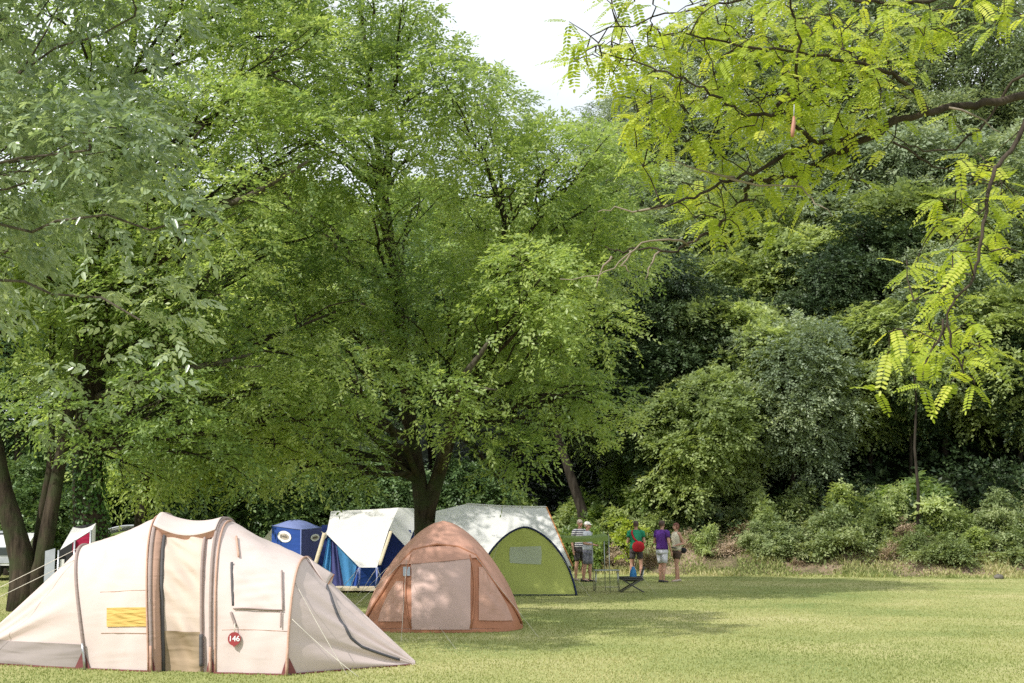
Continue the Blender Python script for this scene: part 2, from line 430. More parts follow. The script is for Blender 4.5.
def make_crown(rng, name, mat, lobes, n, K, L, l, w, kind, parent, tintvar=.18, bias=0, droop=.35, updir=.9, leafdroop=.25, inner=.5, sky_edge=False, zlo=.6, uleft=None):
    pos, out, idx = lobe_points(rng, lobes, n, inner)
    keep = pos[:, 2] > zlo
    if parent.location.length > .01 and len(lobes) > 3 and l > .1: keep &= sunlit(rng, pos)
    if uleft is not None: keep &= np.array([proj(p)[0] > uleft + rng.normal(0, 25) or rng.random() < .12 for p in pos])
    if sky_edge: keep &= np.array([skyline(p) for p in pos])
    pos = pos[keep]; out = out[keep]; idx = idx[keep]; n = len(pos)
    lt = rng.normal(0, tintvar, len(lobes))
    axis = out * .9 + rng.normal(0, .55, (n, 3)); axis[:, 2] *= .55; axis[:, 2] -= .05
    nor = rng.normal(0, .35, (n, 3)) + out * .45; nor[:, 2] += updir * .75; nor += np.array([*TS]) * .75
    tint = np.clip(.45 + bias + lt[idx] + rng.normal(0, .12, n), 0, 1)
    V, Fq, tt = sprays(rng, pos - nrm(axis) * L * .35, axis, nor, K, L, l, w, kind, tint, droop, leafdroop=leafdroop)
    return np_mesh(name, V, Fq, mat, tt, parent)
def bez(a, b, c, n):
    return [a * (1 - t) ** 2 + b * 2 * t * (1 - t) + c * t * t for t in [i / n for i in range(n + 1)]]
def limb_path(rnd, a, c, up=.5, n=8, wob=.10):
    L = (c - a).length
    mid = a + (c - a) * .45 + Vector((0, 0, L * up * .35))
    pts = bez(a, mid, c, n)
    for i in range(1, n): pts[i] = pts[i] + Vector([rnd.uniform(-wob, wob) * L * .25 for _ in range(3)])
    return pts
def in_sun(p, k):
    for g, r, q in GAPS:
        d = Vector(p) - Vector(g); al = d.dot(TS)
        if q > .9 and al > .4 and (d - TS * al).length < r * k: return False
    return True
def limbs_into(mb, rnd, trunk_pts, trunk_rad, lobes, subs=5, z0=.3, frac=.55, sides=6, lo=.35, thin=1.0, edge=False):
    """grow a limb from the trunk into every clump, and finer branches off it"""
    tz = [p.z for p in trunk_pts]
    for lc, lr in lobes:
        c = Vector(lc)
        if not in_sun(c, .8): continue
        L0 = [i for i, p in enumerate(trunk_pts) if i / len(trunk_pts) >= lo]
        best = min(L0, key=lambda i: abs(trunk_pts[i].z - (c.z - .55 * (c.xy - trunk_pts[i].xy).length - .6)))
        a = trunk_pts[best]
        r = min(trunk_rad[best] * frac, .035 + .017 * (c - a).length) * thin
        pts = limb_path(rnd, a, c, .35, 9)
        rads = [r * (1 - .78 * i / 9) + .008 for i in range(10)]
        mb.tube(pts, rads, sides, False)
        for k in range(subs):
            i = rnd.randint(4, 9)
            d = Vector((rnd.gauss(0, 1), rnd.gauss(0, 1), rnd.gauss(.25, .8))).normalized()
            e = c + Vector((d.x * lr[0], d.y * lr[1], d.z * lr[2])) * rnd.uniform(.6, .95)
            if not in_sun(e, 1.1) or (edge and not skyline(e, 14)): continue
            sp = limb_path(rnd, pts[i], e, .2, 5, .18)
            rr = max(.012, rads[i] * .55)
            mb.tube(sp, [rr * (1 - .8 * q / 5) + .004 for q in range(6)], 4, False)
def trunk_path(rnd, base, top, n=12, wob=.05, bend=None):
    base = Vector(base); top = Vector(top)
    mid = (base + top) / 2 + (Vector(bend) if bend else Vector((0, 0, 0)))
    pts = bez(base, mid, top, n)
    for i in range(2, n): pts[i] = pts[i] + Vector((rnd.uniform(-wob, wob), rnd.uniform(-wob, wob), 0))
    return pts
def trunk_radii(n, r0, r1, flare=.5):
    return [r1 + (r0 - r1) * (1 - i / n) ** .8 + r0 * flare * math.exp(-i * 1.6) for i in range(n + 1)]

# ================================================================== SETTING
def yedge(x):
    return np.interp(x, [-60, -40, -16, -6, 0, 4, 8, 12, 16, 24, 60], [66, 62, 57, 54, 50, 47.5, 46, 45, 44.4, 43, 40])
def hillz(x, y):
    d = y - yedge(x)
    k = np.interp(x, [-50, -20, -8, 0, 5, 12], [.25, .30, .40, .60, .92, 1.0])
    bank = np.interp(d, [-3, 0, 1.2, 4, 8, 16, 40, 60, 140], [-.5, -.02, .55, 1.7, 3.9, 10, 27, 31, 33]) * k
    n = .18 * np.sin(x * 1.1 + y * .4) + .14 * np.sin(x * 2.3 - y * 1.3) + .10 * np.sin(x * 4.1 + 1.3 * y)
    return bank + n * np.clip(d, 0, 1.6) / 1.6
# the lawn
gm = MB(); gm.quad((-500, -120, 0), (500, -120, 0), (500, 700, 0), (-500, 700, 0))
lawn = gm.build('lawn', 'lawn'); tag(lawn, kind='structure')
# the hillside behind it
xs = np.linspace(-75, 90, 190); ys = np.concatenate([np.linspace(36, 60, 90), np.linspace(60.6, 200, 60)])
hm = MB(); V = []
for x in xs:
    for y in ys: V.append((x, y, float(hillz(x, y))))
ny = len(ys)
hm.add(V, [(i * ny + j, (i + 1) * ny + j, (i + 1) * ny + j + 1, i * ny + j + 1) for i in range(len(xs) - 1) for j in range(ny - 1)])
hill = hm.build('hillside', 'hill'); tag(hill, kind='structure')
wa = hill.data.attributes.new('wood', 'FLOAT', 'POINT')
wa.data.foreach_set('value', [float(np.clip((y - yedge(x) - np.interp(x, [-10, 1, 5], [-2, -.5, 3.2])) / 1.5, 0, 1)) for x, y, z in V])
def HZ(x, y): return max(0.0, float(hillz(x, y)))

# short grass: far too many blades to count
rng = np.random.default_rng(5)
n = 190000
yy = 13.5 * (46 / 13.5) ** rng.random(n); xx = (rng.random(n) - .5) * 2 * (.40 * yy)
base = np.stack([xx, yy, np.zeros(n)], 1)
patch = .5 + .5 * np.sin(xx * 1.7 + 1.3 * np.sin(yy * .9)) * np.sin(yy * 1.1 + xx * .4)
hgt = rng.uniform(.010, .028, n) * (1 + .45 * patch)
d = np.stack([rng.normal(0, .5, n), rng.normal(0, .5, n), np.ones(n)], 1)
nn = np.stack([rng.normal(0, .6, n), -np.ones(n), rng.normal(0, .3, n)], 1)
big = np.sin(xx * .6 + 2 + .8 * np.sin(yy * .7)) * np.sin(yy * .45 + .5 * np.sin(xx * .9)) + .6 * np.sin(xx * 1.9 + yy * .8) * np.sin(yy * 1.7 - xx * .6)
tt = np.clip(rng.normal(.42, .11, n) + .14 * (patch - .5) + .22 * big, 0, 1)
V, Fq, t2 = place_leaves(rng, base, d, nn, hgt, np.full(n, .009) * (1 + yy / 40), 'quad', tt)
gr = np_mesh('grass', V, Fq, 'blade', t2)
tag(gr, 'short patchy grass growing over the whole lawn', 'grass', kind='stuff')
# rough edge of weeds where the lawn meets the bank
n = 60000
xx = rng.uniform(-6, 27, n); off = np.where(rng.random(n) < .4, rng.normal(.1, .5, n), rng.random(n) ** 1.3 * 5.5)
yy = yedge(xx) + off
zz = np.maximum(0, hillz(xx, yy))
cl = np.clip(.5 + .7 * np.sin(xx * 2.1) * np.sin(xx * .77 + 1 + yy) + .25 * rng.normal(0, 1, n), .10, 1.5)
base = np.stack([xx, yy, zz], 1)
cl = np.where((off > .3) & (np.sin(xx * 1.9 + 1) + .6 * np.sin(xx * 4.3 + yy) > .2), cl * .25, cl)
d = np.stack([rng.normal(0, .5, n), rng.normal(-.15, .5, n), np.ones(n)], 1)
nn = np.stack([rng.normal(0, .6, n), -np.ones(n), rng.normal(0, .3, n)], 1)
V, Fq, t2 = place_leaves(rng, base, d, nn, rng.uniform(.07, .22, n) * cl * (1 + np.clip(off, 0, 4) * .3), rng.uniform(.02, .06, n), 'quad', np.clip(rng.normal(.55, .25, n) + .3 * np.sin(xx * .9 + yy * 1.7), 0, 1))
wd = np_mesh('weeds', V, Fq, 'blade', t2)
tag(wd, 'taller weeds fringing the foot of the bank', 'weeds', kind='stuff')

# tangle of low scrub between the bushes
n = 5200
xx = rng.uniform(4, 27, n); off = .9 + rng.random(n) * 4.2; yy = yedge(xx) + off
den = np.sin(xx * 1.3 + .7 * yy) + .8 * np.sin(xx * 3.1 - yy * 2.0)
ok = den > -.35; xx, yy, off, den = xx[ok], yy[ok], off[ok], den[ok]; n = len(xx)
pos = np.stack([xx, yy, hillz(xx, yy) + rng.random(n) ** 1.5 * (.25 + .45 * np.clip(den, 0, 1.5))], 1)
ax = np.stack([rng.normal(0, .8, n), rng.normal(-.3, .7, n), rng.uniform(.1, 1.3, n)], 1); no = np.stack([rng.normal(0, .4, n), rng.normal(-.5, .4, n), np.ones(n)], 1)
V, Fq, t2 = sprays(rng, pos, ax, no, 7, .42, .13, .055, 'quad', np.clip(rng.normal(.6, .25, n), 0, 1))
sc_ = np_mesh('scrub', V, Fq, 'leaf_shrub', t2)
tag(sc_, 'pale low scrub tangled between the bushes on the bank', 'scrub', kind='stuff')
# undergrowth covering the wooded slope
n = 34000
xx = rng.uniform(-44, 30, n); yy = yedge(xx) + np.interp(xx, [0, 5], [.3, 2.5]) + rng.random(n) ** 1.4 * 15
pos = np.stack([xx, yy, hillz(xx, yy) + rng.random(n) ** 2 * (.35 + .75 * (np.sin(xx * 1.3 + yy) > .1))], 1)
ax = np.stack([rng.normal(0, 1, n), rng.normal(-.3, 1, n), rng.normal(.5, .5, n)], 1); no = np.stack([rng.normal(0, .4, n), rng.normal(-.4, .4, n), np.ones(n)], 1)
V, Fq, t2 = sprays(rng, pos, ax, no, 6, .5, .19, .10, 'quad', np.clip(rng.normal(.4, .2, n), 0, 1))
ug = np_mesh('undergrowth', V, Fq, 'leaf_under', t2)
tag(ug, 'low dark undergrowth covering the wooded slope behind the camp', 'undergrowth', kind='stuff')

# ================================================================== TUNNEL TENT (nearest)
rnd = random.Random(3)
st = [  # xf, xt, yc, hw, h, n
    (-6.95, -6.85, 17.75, .06, .05, 2.0),
    (-4.99, -5.30, 17.55, .80, 1.42, 2.5),
    (-4.14, -4.30, 17.50, 1.05, 1.80, 2.6),
    (-3.43, -3.53, 17.45, 1.15, 1.745, 2.6),
    (-2.53, -2.52, 17.30, 1.20, 1.275, 2.5),
    (-1.17, -1.17, 17.30, .05, .045, 2.0)]
def Tt(s, th, off=0.0, fold=True):
    i = min(4, int(s)); t = s - i
    a = [st[i][k] * (1 - t) + st[i + 1][k] * t for k in range(6)]
    def pt(s_, th_):
        c = math.cos(th_); q = math.sin(th_); e = 2 / a[5]
        z = a[4] * max(0, q) ** e
        y = a[2] - a[3] * math.copysign(abs(c) ** e, c)
        x = a[0] + (a[1] - a[0]) * max(0, q)
        return Vector((x, y, z))
    p = pt(s, th)
    # outward normal in the section plane
    p2 = pt(s, min(PI, th + .02)); p1 = pt(s, max(0, th - .02)); tg = p2 - p1
    nv = Vector((0, -tg.z, tg.y))
    if nv.length < 1e-6: nv = Vector((0, -1, 0))
    nv.normalize()
    if nv.y * math.cos(th) > 0 and abs(math.cos(th)) > .05: nv = -nv
    if abs(math.cos(th)) <= .05 and nv.z < 0: nv = -nv
    w = 0
    if fold:
        b = 4 * t * (1 - t)
        if i in (0, 4):
            w = -.05 * b * math.sin(th) + b * (.026 * math.sin(th * 13 + 1.5 * t) + .018 * math.sin(th * 24 + i + 2.2 * t) + .005 * math.sin(th * 43 - 3 * t))
        else:
            w = -.022 * b * math.sin(th) ** 2 + b * (.010 * math.sin(th * 7 + s * 9) + .006 * math.sin(th * 15 - s * 14) + .003 * math.sin(th * 34 + s * 22))
    if i == 2: p.z -= .055 * 4 * t * (1 - t) * math.sin(th) ** 3 * (1 if fold or th > 1.2 else 0)
    return p + nv * (w + off)
def solve(fn, uv, ar, br, n=46):
    """the parameters at which a surface passes through the line of sight of a pixel"""
    (a0, a1), (b0, b1) = ar, br
    best = None
    for it in range(3):
        best = None
        for i in range(n + 1):
            for j in range(n + 1):
                a = a0 + (a1 - a0) * i / n; b = b0 + (b1 - b0) * j / n
                q = proj(fn(a, b)); e = (q[0] - uv[0]) ** 2 + (q[1] - uv[1]) ** 2
                if best is None or e < best[0]: best = (e, a, b)
        da = (a1 - a0) / n * 1.5; db = (b1 - b0) / n * 1.5
        a0, a1 = max(ar[0], best[1] - da), min(ar[1], best[1] + da); b0, b1 = max(br[0], best[2] - db), min(br[1], best[2] + db)
        n = 12
    return best[1], best[2]
def patch_on(fn, uvs, ar, br, off, na=10, nb=8, rip=0):
    c = [solve(fn, q, ar, br) for q in uvs]     # order: bl, br, tr, tl
    def g(i, j):
        a = (c[0][0] * (1 - i) + c[1][0] * i) * (1 - j) + (c[3][0] * (1 - i) + c[2][0] * i) * j
        b = (c[0][1] * (1 - i) + c[1][1] * i) * (1 - j) + (c[3][1] * (1 - i) + c[2][1] * i) * j
        return fn(a, b, off + rip * (math.sin(i * 13 + j * 17) + .6 * math.sin(i * 6 - j * 29)) * math.sin(PI * i) ** .5 * math.sin(PI * j) ** .5)
    return MB().grid(g, na, nb)
def strip_on(fn, uvs, ar, br, off, w, mat, name, parent, flat=True):
    c = [solve(fn, q, ar, br) for q in uvs]
    pts = []
    for k in range(len(c) - 1):
        for t in range(6):
            f = t / 6; pts.append(fn(c[k][0] * (1 - f) + c[k + 1][0] * f, c[k][1] * (1 - f) + c[k + 1][1] * f, off))
    pts.append(fn(c[-1][0], c[-1][1], off))
    if mat in ('sleevedark', 'sleeve', 'zip') and flat:     # sewn-on webbing lies flat on the cloth
        m = MB(); V = []
        ab = [(c[k][0] + (c[k + 1][0] - c[k][0]) * t / 6, c[k][1] + (c[k + 1][1] - c[k][1]) * t / 6) for k in range(len(c) - 1) for t in range(6)] + [c[-1]]
        for k, (q, p) in enumerate(zip(ab, pts)):
            nv = (fn(q[0], q[1], off + .02) - fn(q[0], q[1], off)).normalized()
            tg = (pts[min(k + 1, len(pts) - 1)] - pts[max(k - 1, 0)]).normalized(); sd = nv.cross(tg).normalized()
            V += [p - sd * w, p + nv * .006, p + sd * w]
        n_ = len(pts)
        m.add(V, [(3 * k + j, 3 * k + j + 1, 3 * k + j + 4, 3 * k + j + 3) for k in range(n_ - 1) for j in (0, 1)])
        return m.build(name, mat, parent, thick=.003)
    return MB().tube(pts, w, 6).build(name, mat, parent)

tt_ = thing('tunnel_tent', 'large cream tunnel tent with yellow window patch and tan door, nearest on the lawn', 'tent', (-3.8, 17.4, 0), 'tents pitched on the lawn')
def skin(s0, s1, t0, t1, name, mat, na=26, nb=46, off=0):
    return MB().grid(lambda i, j: Tt(s0 + (s1 - s0) * i, t0 + (t1 - t0) * j, off), na, nb).build(name, mat, tt_)
skin(0, 1, 0, PI, 'fly_panel', 'creamfold', 30, 70)
skin(1, 2, 0, PI, 'fly_panel', 'cream')
skin(3, 4, 0, PI, 'fly_panel', 'cream')
skin(4, 5, 0, PI, 'fly_panel', 'creamfold', 30, 70)
skin(2, 3, R(80), PI, 'roof_panel', 'cream')
# recessed door between the two middle hoops
def dr(i, j):
    s = 2.14 + .68 * i; th = R(84) * j
    p = Tt(s, th, 0, False); dip = .13 - .06 * j
    p.y += dip * min(1, (1 - j) * 6 + .45); p.z = max(0, p.z - .02 * j)
    p.y += (.016 * math.sin(j * 52 + i * 9) + .016 * math.sin(j * 31 + i * 12) + .024 * math.sin(j * 11 + i * 5)) * math.sin(PI * i) ** .6
    return p
MB().grid(lambda i, j: dr(i, .115 + .885 * j), 18, 80).build('door', 'tan', tt_)
MB().grid(lambda i, j: dr(i, .0 + .118 * j) + Vector((0, -.012 + .05 * math.sin(PI * j) * math.sin(PI * i), 0)), 18, 14).build('door_mud_panel', 'tanlow', tt_)
for sa, sb in ((2.0, 2.14), (2.82, 3.0)):
    MB().grid(lambda i, j: (Tt(sa + (sb - sa) * i, R(83) * j, 0, False) + Vector((0, (.13 if (i > .5) == (sa < 2.1) else .0) * (1 if 0 < 1 else 0), 0))), 2, 30).build('door_jamb', 'creamfold' if sa > 2.1 else 'pink_edge', tt_)
# left: dark strip painting the shade inside the recess; right: zip and pocket
MB().tube([dr(0.02, j / 20) + Vector((0, -.012, 0)) for j in range(20)], .022, 6).build('zip', 'sleevedark', tt_)
MB().tube([dr(0.985, j / 20) + Vector((0, -.012, 0)) for j in range(20)], .018, 6).build('zip', 'sleeve', tt_)
MB().tube([dr(0.985, j / 100) + Vector((0, -.03, 0)) for j in range(1, 12)], .026, 6).build('zip_pocket', 'sleevedark', tt_)
# canopy over the door
def canopy(i, j):
    s = 2.0 + i; p = Tt(s, R(92) - R(22) * j, .012, False)
    p.y -= .16 * j ** 1.5; p.z += .035 * math.sin(PI * j) - .05 * j * j - .05 * math.sin(PI * i) * (j * .8 + .2)
    return p
MB().grid(canopy, 20, 8).build('door_canopy', 'cream', tt_, thick=.006)
MB().grid(lambda i, j: canopy(i, 1) + Vector((0, .05 * j, -.075 * j)), 20, 2).build('canopy_valance', 'brown_mesh', tt_)
# hoop sleeves
for k, s, mat, r_ in ((0, 1, 'sleeve', .019), (1, 2, 'sleeve', .020), (2, 3, 'sleeve', .020), (3, 4, 'pink_edge', .014)):
    MB().tube([Tt(s, PI * j / 60, .012, False) for j in range(61)], r_, 8).build('pole_sleeve', mat, tt_)
for s in (2.0, 3.0):
    MB().tube([Tt(s + (-.05 if s < 2.5 else .06), PI * j / 60, .012, False) for j in range(31)], .012, 6).build('piping', 'pink_edge', tt_)
# windows and flaps
wn_ = patch_on(Tt, [(107, 627), (147, 626.5), (147, 607.5), (107, 608)], (1.05, 1.95), (0, R(80)), .014, 24, 16, .005).build('window', 'yellow', tt_)
strip_on(Tt, [(101, 633), (163, 633)], (1.02, 1.99), (0, R(80)), .006, .004, 'pink_edge', 'seam', tt_)
strip_on(Tt, [(100, 592), (160, 590)], (1.02, 1.99), (0, R(80)), .002, .003, 'pink_edge', 'seam', tt_)
strip_on(Tt, [(222, 630), (296, 632)], (3.02, 3.98), (0, R(80)), .002, .003, 'pink_edge', 'seam', tt_)
patch_on(Tt, [(233, 609), (283, 611), (283, 572), (233, 566)], (3.02, 3.98), (0, R(85)), .016, 24, 24, .007).build('window_flap', 'creamfold', tt_)
strip_on(Tt, [(233.5, 609), (283, 611)], (3.02, 3.98), (0, R(85)), .028, .007, 'sleeve', 'flap_edge', tt_)
strip_on(Tt, [(282, 572), (283, 610)], (3.02, 3.98), (0, R(85)), .024, .008, 'sleeve', 'flap_edge', tt_)
strip_on(Tt, [(232, 563), (233.5, 606)], (3.02, 3.98), (0, R(85)), .016, .015, 'sleevedark', 'rolled_flap', tt_)
strip_on(Tt, [(281.5, 612), (281, 628)], (3.02, 3.98), (0, R(85)), .024, .009, 'sleeve', 'toggle', tt_)
strip_on(Tt, [(236.5, 538), (239, 558)], (3.02, 3.98), (0, R(89)), .022, .012, 'pink_edge', 'toggle', tt_)
strip_on(Tt, [(231, 612), (236, 626)], (3.02, 3.98), (0, R(89)), .014, .014, 'sleeve', 'toggle', tt_)
# mud flap along the left wing, wine hem all round
def zpt(s, z, off):
    i = min(4, int(s)); t = s - i
    h = st[i][4] * (1 - t) + st[i + 1][4] * t; nn_ = st[i][5] * (1 - t) + st[i + 1][5] * t
    th = math.asin(min(1, (min(z / h, 1)) ** (nn_ / 2)))
    return Tt(s, th, off)
MB().grid(lambda i, j: zpt(.06 + .925 * i, .01 + .275 * j * min(1, .25 + i * 2.5), .016), 40, 8).build('mud_flap', 'greyflap', tt_)
for s0, s1 in ((.03, .97), (1.03, 1.98), (3.03, 3.97), (4.03, 4.97)):
    MB().grid(lambda i, j: zpt(s0 + (s1 - s0) * i, .0 + .020 * j, .022), 30, 2).build('hem', 'wine', tt_)
for s in (1, 2, 3, 4):   # triangular wine gussets at the foot of each hoop
    g = MB()
    for sg in (-1, 1):
        a = [zpt(s + sg * q, z, .02) for q, z in ((.012, .02), (.07, .02), (.012, .20))]
        g.quad(*a)
    g.build('hoop_gusset', 'wine', tt_, smooth=False)
    MB().tube([zpt(s, z, .045) for z in (.0, .1, .2, .3)], .016, 6).build('hoop_foot', 'steel' if s in (1,) else 'pink_edge', tt_)
# right wing: dark zip, vent hood
strip_on(Tt, [(309, 560), (318, 576), (334, 606), (351, 638), (362, 647), (384, 655), (400, 660)], (4.0, 4.98), (0, R(150)), .012, .015, 'zip', 'zip', tt_)
vh = MB()
a, b, c, d_ = P(306, 556, 17.32), P(334, 574.5, 17.30), P(327, 586, 17.1), P(313, 566, 17.12)
vh.grid(lambda i, j: (a * (1 - i) + b * i) * (1 - j) + (d_ * (1 - i) + c * i) * j + Vector((0, -.04 * math.sin(PI * i), .02 * math.sin(PI * j))), 8, 6)
e_ = P(329, 592, 17.35)
vh.grid(lambda i, j: (b * (1 - i) + c * i) * (1 - j) + e_ * j, 4, 4)
vh.build('vent_hood', 'creamfold', tt_, thick=.004)
MB().tube([b, c], .008, 5).build('hood_edge', 'brown_side', tt_)
# guy lines
for q in ([Tt(1, R(60)), Vector((-7.9, 17.0, 0))], [Tt(1, R(85)), Vector((-8.2, 17.4, 0))], [Tt(4, R(50)), Vector((-1.85, 16.1, 0))],
          [Tt(4, R(25)), Vector((-1.7, 15.9, .0))], [Tt(2, R(70)), Tt(2, R(20), .05)]):
    pts = [q[0].lerp(q[1], t / 6) + Vector((0, 0, -.02 * math.sin(PI * t / 6))) for t in range(7)]
    MB().tube(pts, .0035, 4).build('guy_line', 'rope', tt_)

# number tag hanging on that tent
def text_mesh(txt, size, name, mat, loc, rot, parent, bold=.0):
    cu = bpy.data.curves.new(name, 'FONT'); cu.body = txt; cu.size = size; cu.align_x = 'CENTER'; cu.align_y = 'CENTER'; cu.extrude = .001; cu.offset = bold
    to = bpy.data.objects.new(name, cu); C.objects.link(to)
    dg = bpy.context.evaluated_depsgraph_get()
    me = bpy.data.meshes.new_from_object(to.evaluated_get(dg)); me.name = name
    bpy.data.objects.remove(to); bpy.data.curves.remove(cu)
    me.transform(Matrix.Translation(loc - (root_loc(parent) if parent else Vector())) @ rot.to_4x4())
    me.materials.clear(); me.materials.append(M[mat])
    o = bpy.data.objects.new(name, me); C.objects.link(o); o.parent = parent
    return o
s_, th_ = solve(Tt, (235, 639), (3.02, 3.98), (0, R(85)))
tp = Tt(s_, th_, .05)
tg_ = thing('number_tag', 'round dark red tag reading 146 hanging beside the tan door of the cream tent', 'tag', tp)
def facing(d):   # rotation whose local Z is d (towards the viewer), local Y up
    z = Vector(d).normalized(); x = Vector((0, 0, 1)).cross(z).normalized(); y = z.cross(x)
    return Matrix((x, y, z)).transposed()
rot = facing((.08, -1, .12))
dk = MB(); r_ = .072
ring = [(r_ * math.cos(2 * PI * k / 28), r_ * math.sin(2 * PI * k / 28) * 1.05 - (.018 if k == 21 else 0), z) for z in (-.004, .004) for k in range(28)]
V = [rot @ Vector(q) + tp for q in ring]
dk.add(V, [tuple(range(27, -1, -1)), tuple(range(28, 56))] + [(k, (k + 1) % 28, 28 + (k + 1) % 28, 28 + k) for k in range(28)])
dk.build('disc', 'tagred', tg_, smooth=False)
text_mesh('146', .086, 'number', 'white', tp + rot @ Vector((0, 0, .0065)), rot, tg_, .0012)
MB().tube([tp + rot @ Vector((0, .072, 0)), tp + Vector((.0, .02, .17))], .006, 5).build('cord', 'rope', tg_)

# ================================================================== BROWN DOME TENT
bc = Vector((-1.14, 23.45, 0))
bt = thing('dome_tent', 'brown dome tent with closed beige door, between the cream and lime tents', 'tent', bc, 'tents pitched on the lawn')
def Db(ph, t, off=0.0):
    rf = max(0, 1 - t ** 1.7) ** .62 * (1 - .14 * t)
    c = math.cos(ph); s = math.sin(ph); n = 2.9
    q = (abs(c) ** n + abs(s) ** n) ** (-1 / n)
    q = q * (1 - t) + 1 * t
    rx, ry = 1.31, 1.22
    w = .010 * math.sin(ph * 14 + t * 6) * math.sin(PI * t) + .006 * math.sin(ph * 29 - t * 11) * math.sin(PI * t)
    p = Vector((bc.x + (rx * rf * q + w) * c, bc.y + (ry * rf * q + w) * s, 1.74 * t))
    o = Vector((c, s, .35 + t)).normalized()
    return p + o * off
MB().grid(lambda i, j: Db(-PI / 2 + 2 * PI * i, j), 96, 40).build('fly', 'brown_roof', bt)
fr = (-PI / 2 - 1.25, -PI / 2 + 1.25); tr_ = (0, .97)
sb = lambda a, b, off=0.0: Db(a, b, off)
L = lambda uvs, mat, name, off=.014, na=16, nb=16: patch_on(sb, uvs, fr, tr_, off, na, nb).build(name, mat, bt)
def rows(rs, mat, name, off, rip=0):
    cs = [(solve(sb, (q[0], q[2]), fr, tr_), solve(sb, (q[1], q[2]), fr, tr_)) for q in rs]
    def g(i, j):
        x = j * (len(cs) - 1); k = min(len(cs) - 2, int(x)); f = x - k
        l_ = [cs[k][0][m_] * (1 - f) + cs[k + 1][0][m_] * f for m_ in (0, 1)]; r_ = [cs[k][1][m_] * (1 - f) + cs[k + 1][1][m_] * f for m_ in (0, 1)]
        return Db(l_[0] * (1 - i) + r_[0] * i, l_[1] * (1 - i) + r_[1] * i, off + rip * (math.sin(i * 9 + j * 14) + .7 * math.sin(i * 15 - j * 21 + 1)) * math.sin(PI * i) ** .5 * math.sin(PI * j) ** .5)
    return MB().grid(g, 30, 40).build(name, mat, bt)
rows([(412, 470, v) for v in (630, 618, 606, 594, 582, 570, 560, 552)], 'door_beige', 'door', .022, .005)
rows([(367, 413, 628), (371, 413, 615), (377, 413, 602), (384, 413, 590), (393, 413, 576), (404, 413, 561)], 'brown_side', 'side_panel', .010)
rows([(469, 521, 628), (469, 516, 615), (469, 509, 602), (469, 500, 590), (469, 490, 576), (469, 477, 558)], 'brown_side', 'side_panel', .010)
rows([(379, 404, 622), (383, 404, 608), (389, 404, 595), (397, 404, 582)], 'brown_mesh', 'side_window', .026, .010)
rows([(478, 512, 621), (478, 506, 606), (478, 498, 592), (478, 489, 577), (478, 482, 568)], 'brown_mesh', 'side_window', .026, .010)
L([(402, 566), (476, 559), (470, 546), (410, 549)], 'brown_roof', 'door_brow', .034, 20, 6)
strip_on(sb, [(366, 622), (385, 590), (404, 561), (414, 551), (437, 545.5), (458, 548), (475, 556), (497, 588), (521, 624)], fr, tr_, .024, .020, 'brown_side', 'pole_sleeve', bt)
strip_on(sb, [(412, 629), (412, 556)], fr, tr_, .026, .012, 'brown_side', 'zip', bt)
strip_on(sb, [(470, 629), (469, 556)], fr, tr_, .026, .016, 'brown_side', 'zip', bt)
L([(404, 577), (411, 577), (411, 568), (404, 568)], 'caravan_grey', 'vent_patch', .03, 4, 4)
for q in ([(407, 560), Vector((-1.6, 20.6, 0))], [(440, 628), Vector((-.75, 19.3, 0))], [(474, 556), Vector((.4, 21.4, 0))], [(404, 562), Vector((-2.9, 22.0, 0))]):
    a_, b_ = solve(sb, q[0], fr, tr_)
    MB().tube([Db(a_, b_, .02), q[1]], .003, 4).build('guy_line', 'rope', bt)
MB().grid(lambda i, j: Db(-PI / 2 + 2 * PI * i, .028 * j, .012), 96, 2).build('hem', 'brown_side', bt)

# ================================================================== LIME TENT
gc = G(525, 596)
gt = thing('lime_tent', 'lime green arched tent with small clear window, standing right of the brown dome tent', 'tent', gc, 'tents pitched on the lawn')
def Ga(a, t, off=0.0):   # a: -1..1 across the front face, t: height
    w = 1.215 * max(0, 1 - t ** 2.6) ** .6 * (1 - .25 * t)
    return Vector((gc.x + w * a, gc.y + .40 * t - off - .02 * math.sin(t * 9 + a * 3) * (1 - abs(a)), 1.6 * t))
MB().grid(lambda i, j: Ga(-1 + 2 * i, j), 20, 30).build('front_panel', 'green', gt)
def Gr(a, d): # a: arch -1..1 (left foot over the top to right foot)
    t = 1 - abs(a) ** 2.0
    p = Ga(math.copysign(1, a), t); p.y += d * 2.9; p.z *= 1 - .10 * d; p.x = gc.x + (p.x - gc.x) * (1 + .03 * d)
    return p
MB().grid(lambda i, j: Gr(-1 + 2 * i, j), 50, 16).build('canopy', 'green', gt)
MB().tube([Gr(-1 + 2 * k / 60, -.004) for k in range(61)], .024, 8).build('pole_sleeve', 'navy', gt)
def on_front(uvs, name, mat, off=.012):
    c = [solve(Ga, q, (-1, 1), (0, .98)) for q in uvs]
    return MB().grid(lambda i, j: Ga((c[0][0] * (1 - i) + c[1][0] * i) * (1 - j) + (c[3][0] * (1 - i) + c[2][0] * i) * j, (c[0][1] * (1 - i) + c[1][1] * i) * (1 - j) + (c[3][1] * (1 - i) + c[2][1] * i) * j, off), 8, 6).build(name, mat, gt)
on_front([(510, 563), (541, 564.5), (541, 546), (510, 547)], 'window', 'greenwin')
MB().tube([Ga(-1 + 2 * k / 10, .015, .01) for k in range(11)], .014, 5).build('hem', 'navy', gt)
for q in (Gr(.45, 0), Gr(-.45, 0)):
    MB().tube([q, Vector((q.x + (.9 if q.x > gc.x else -.5), gc.y - 1.0, 0))], .003, 4).build('guy_line', 'rope', gt)
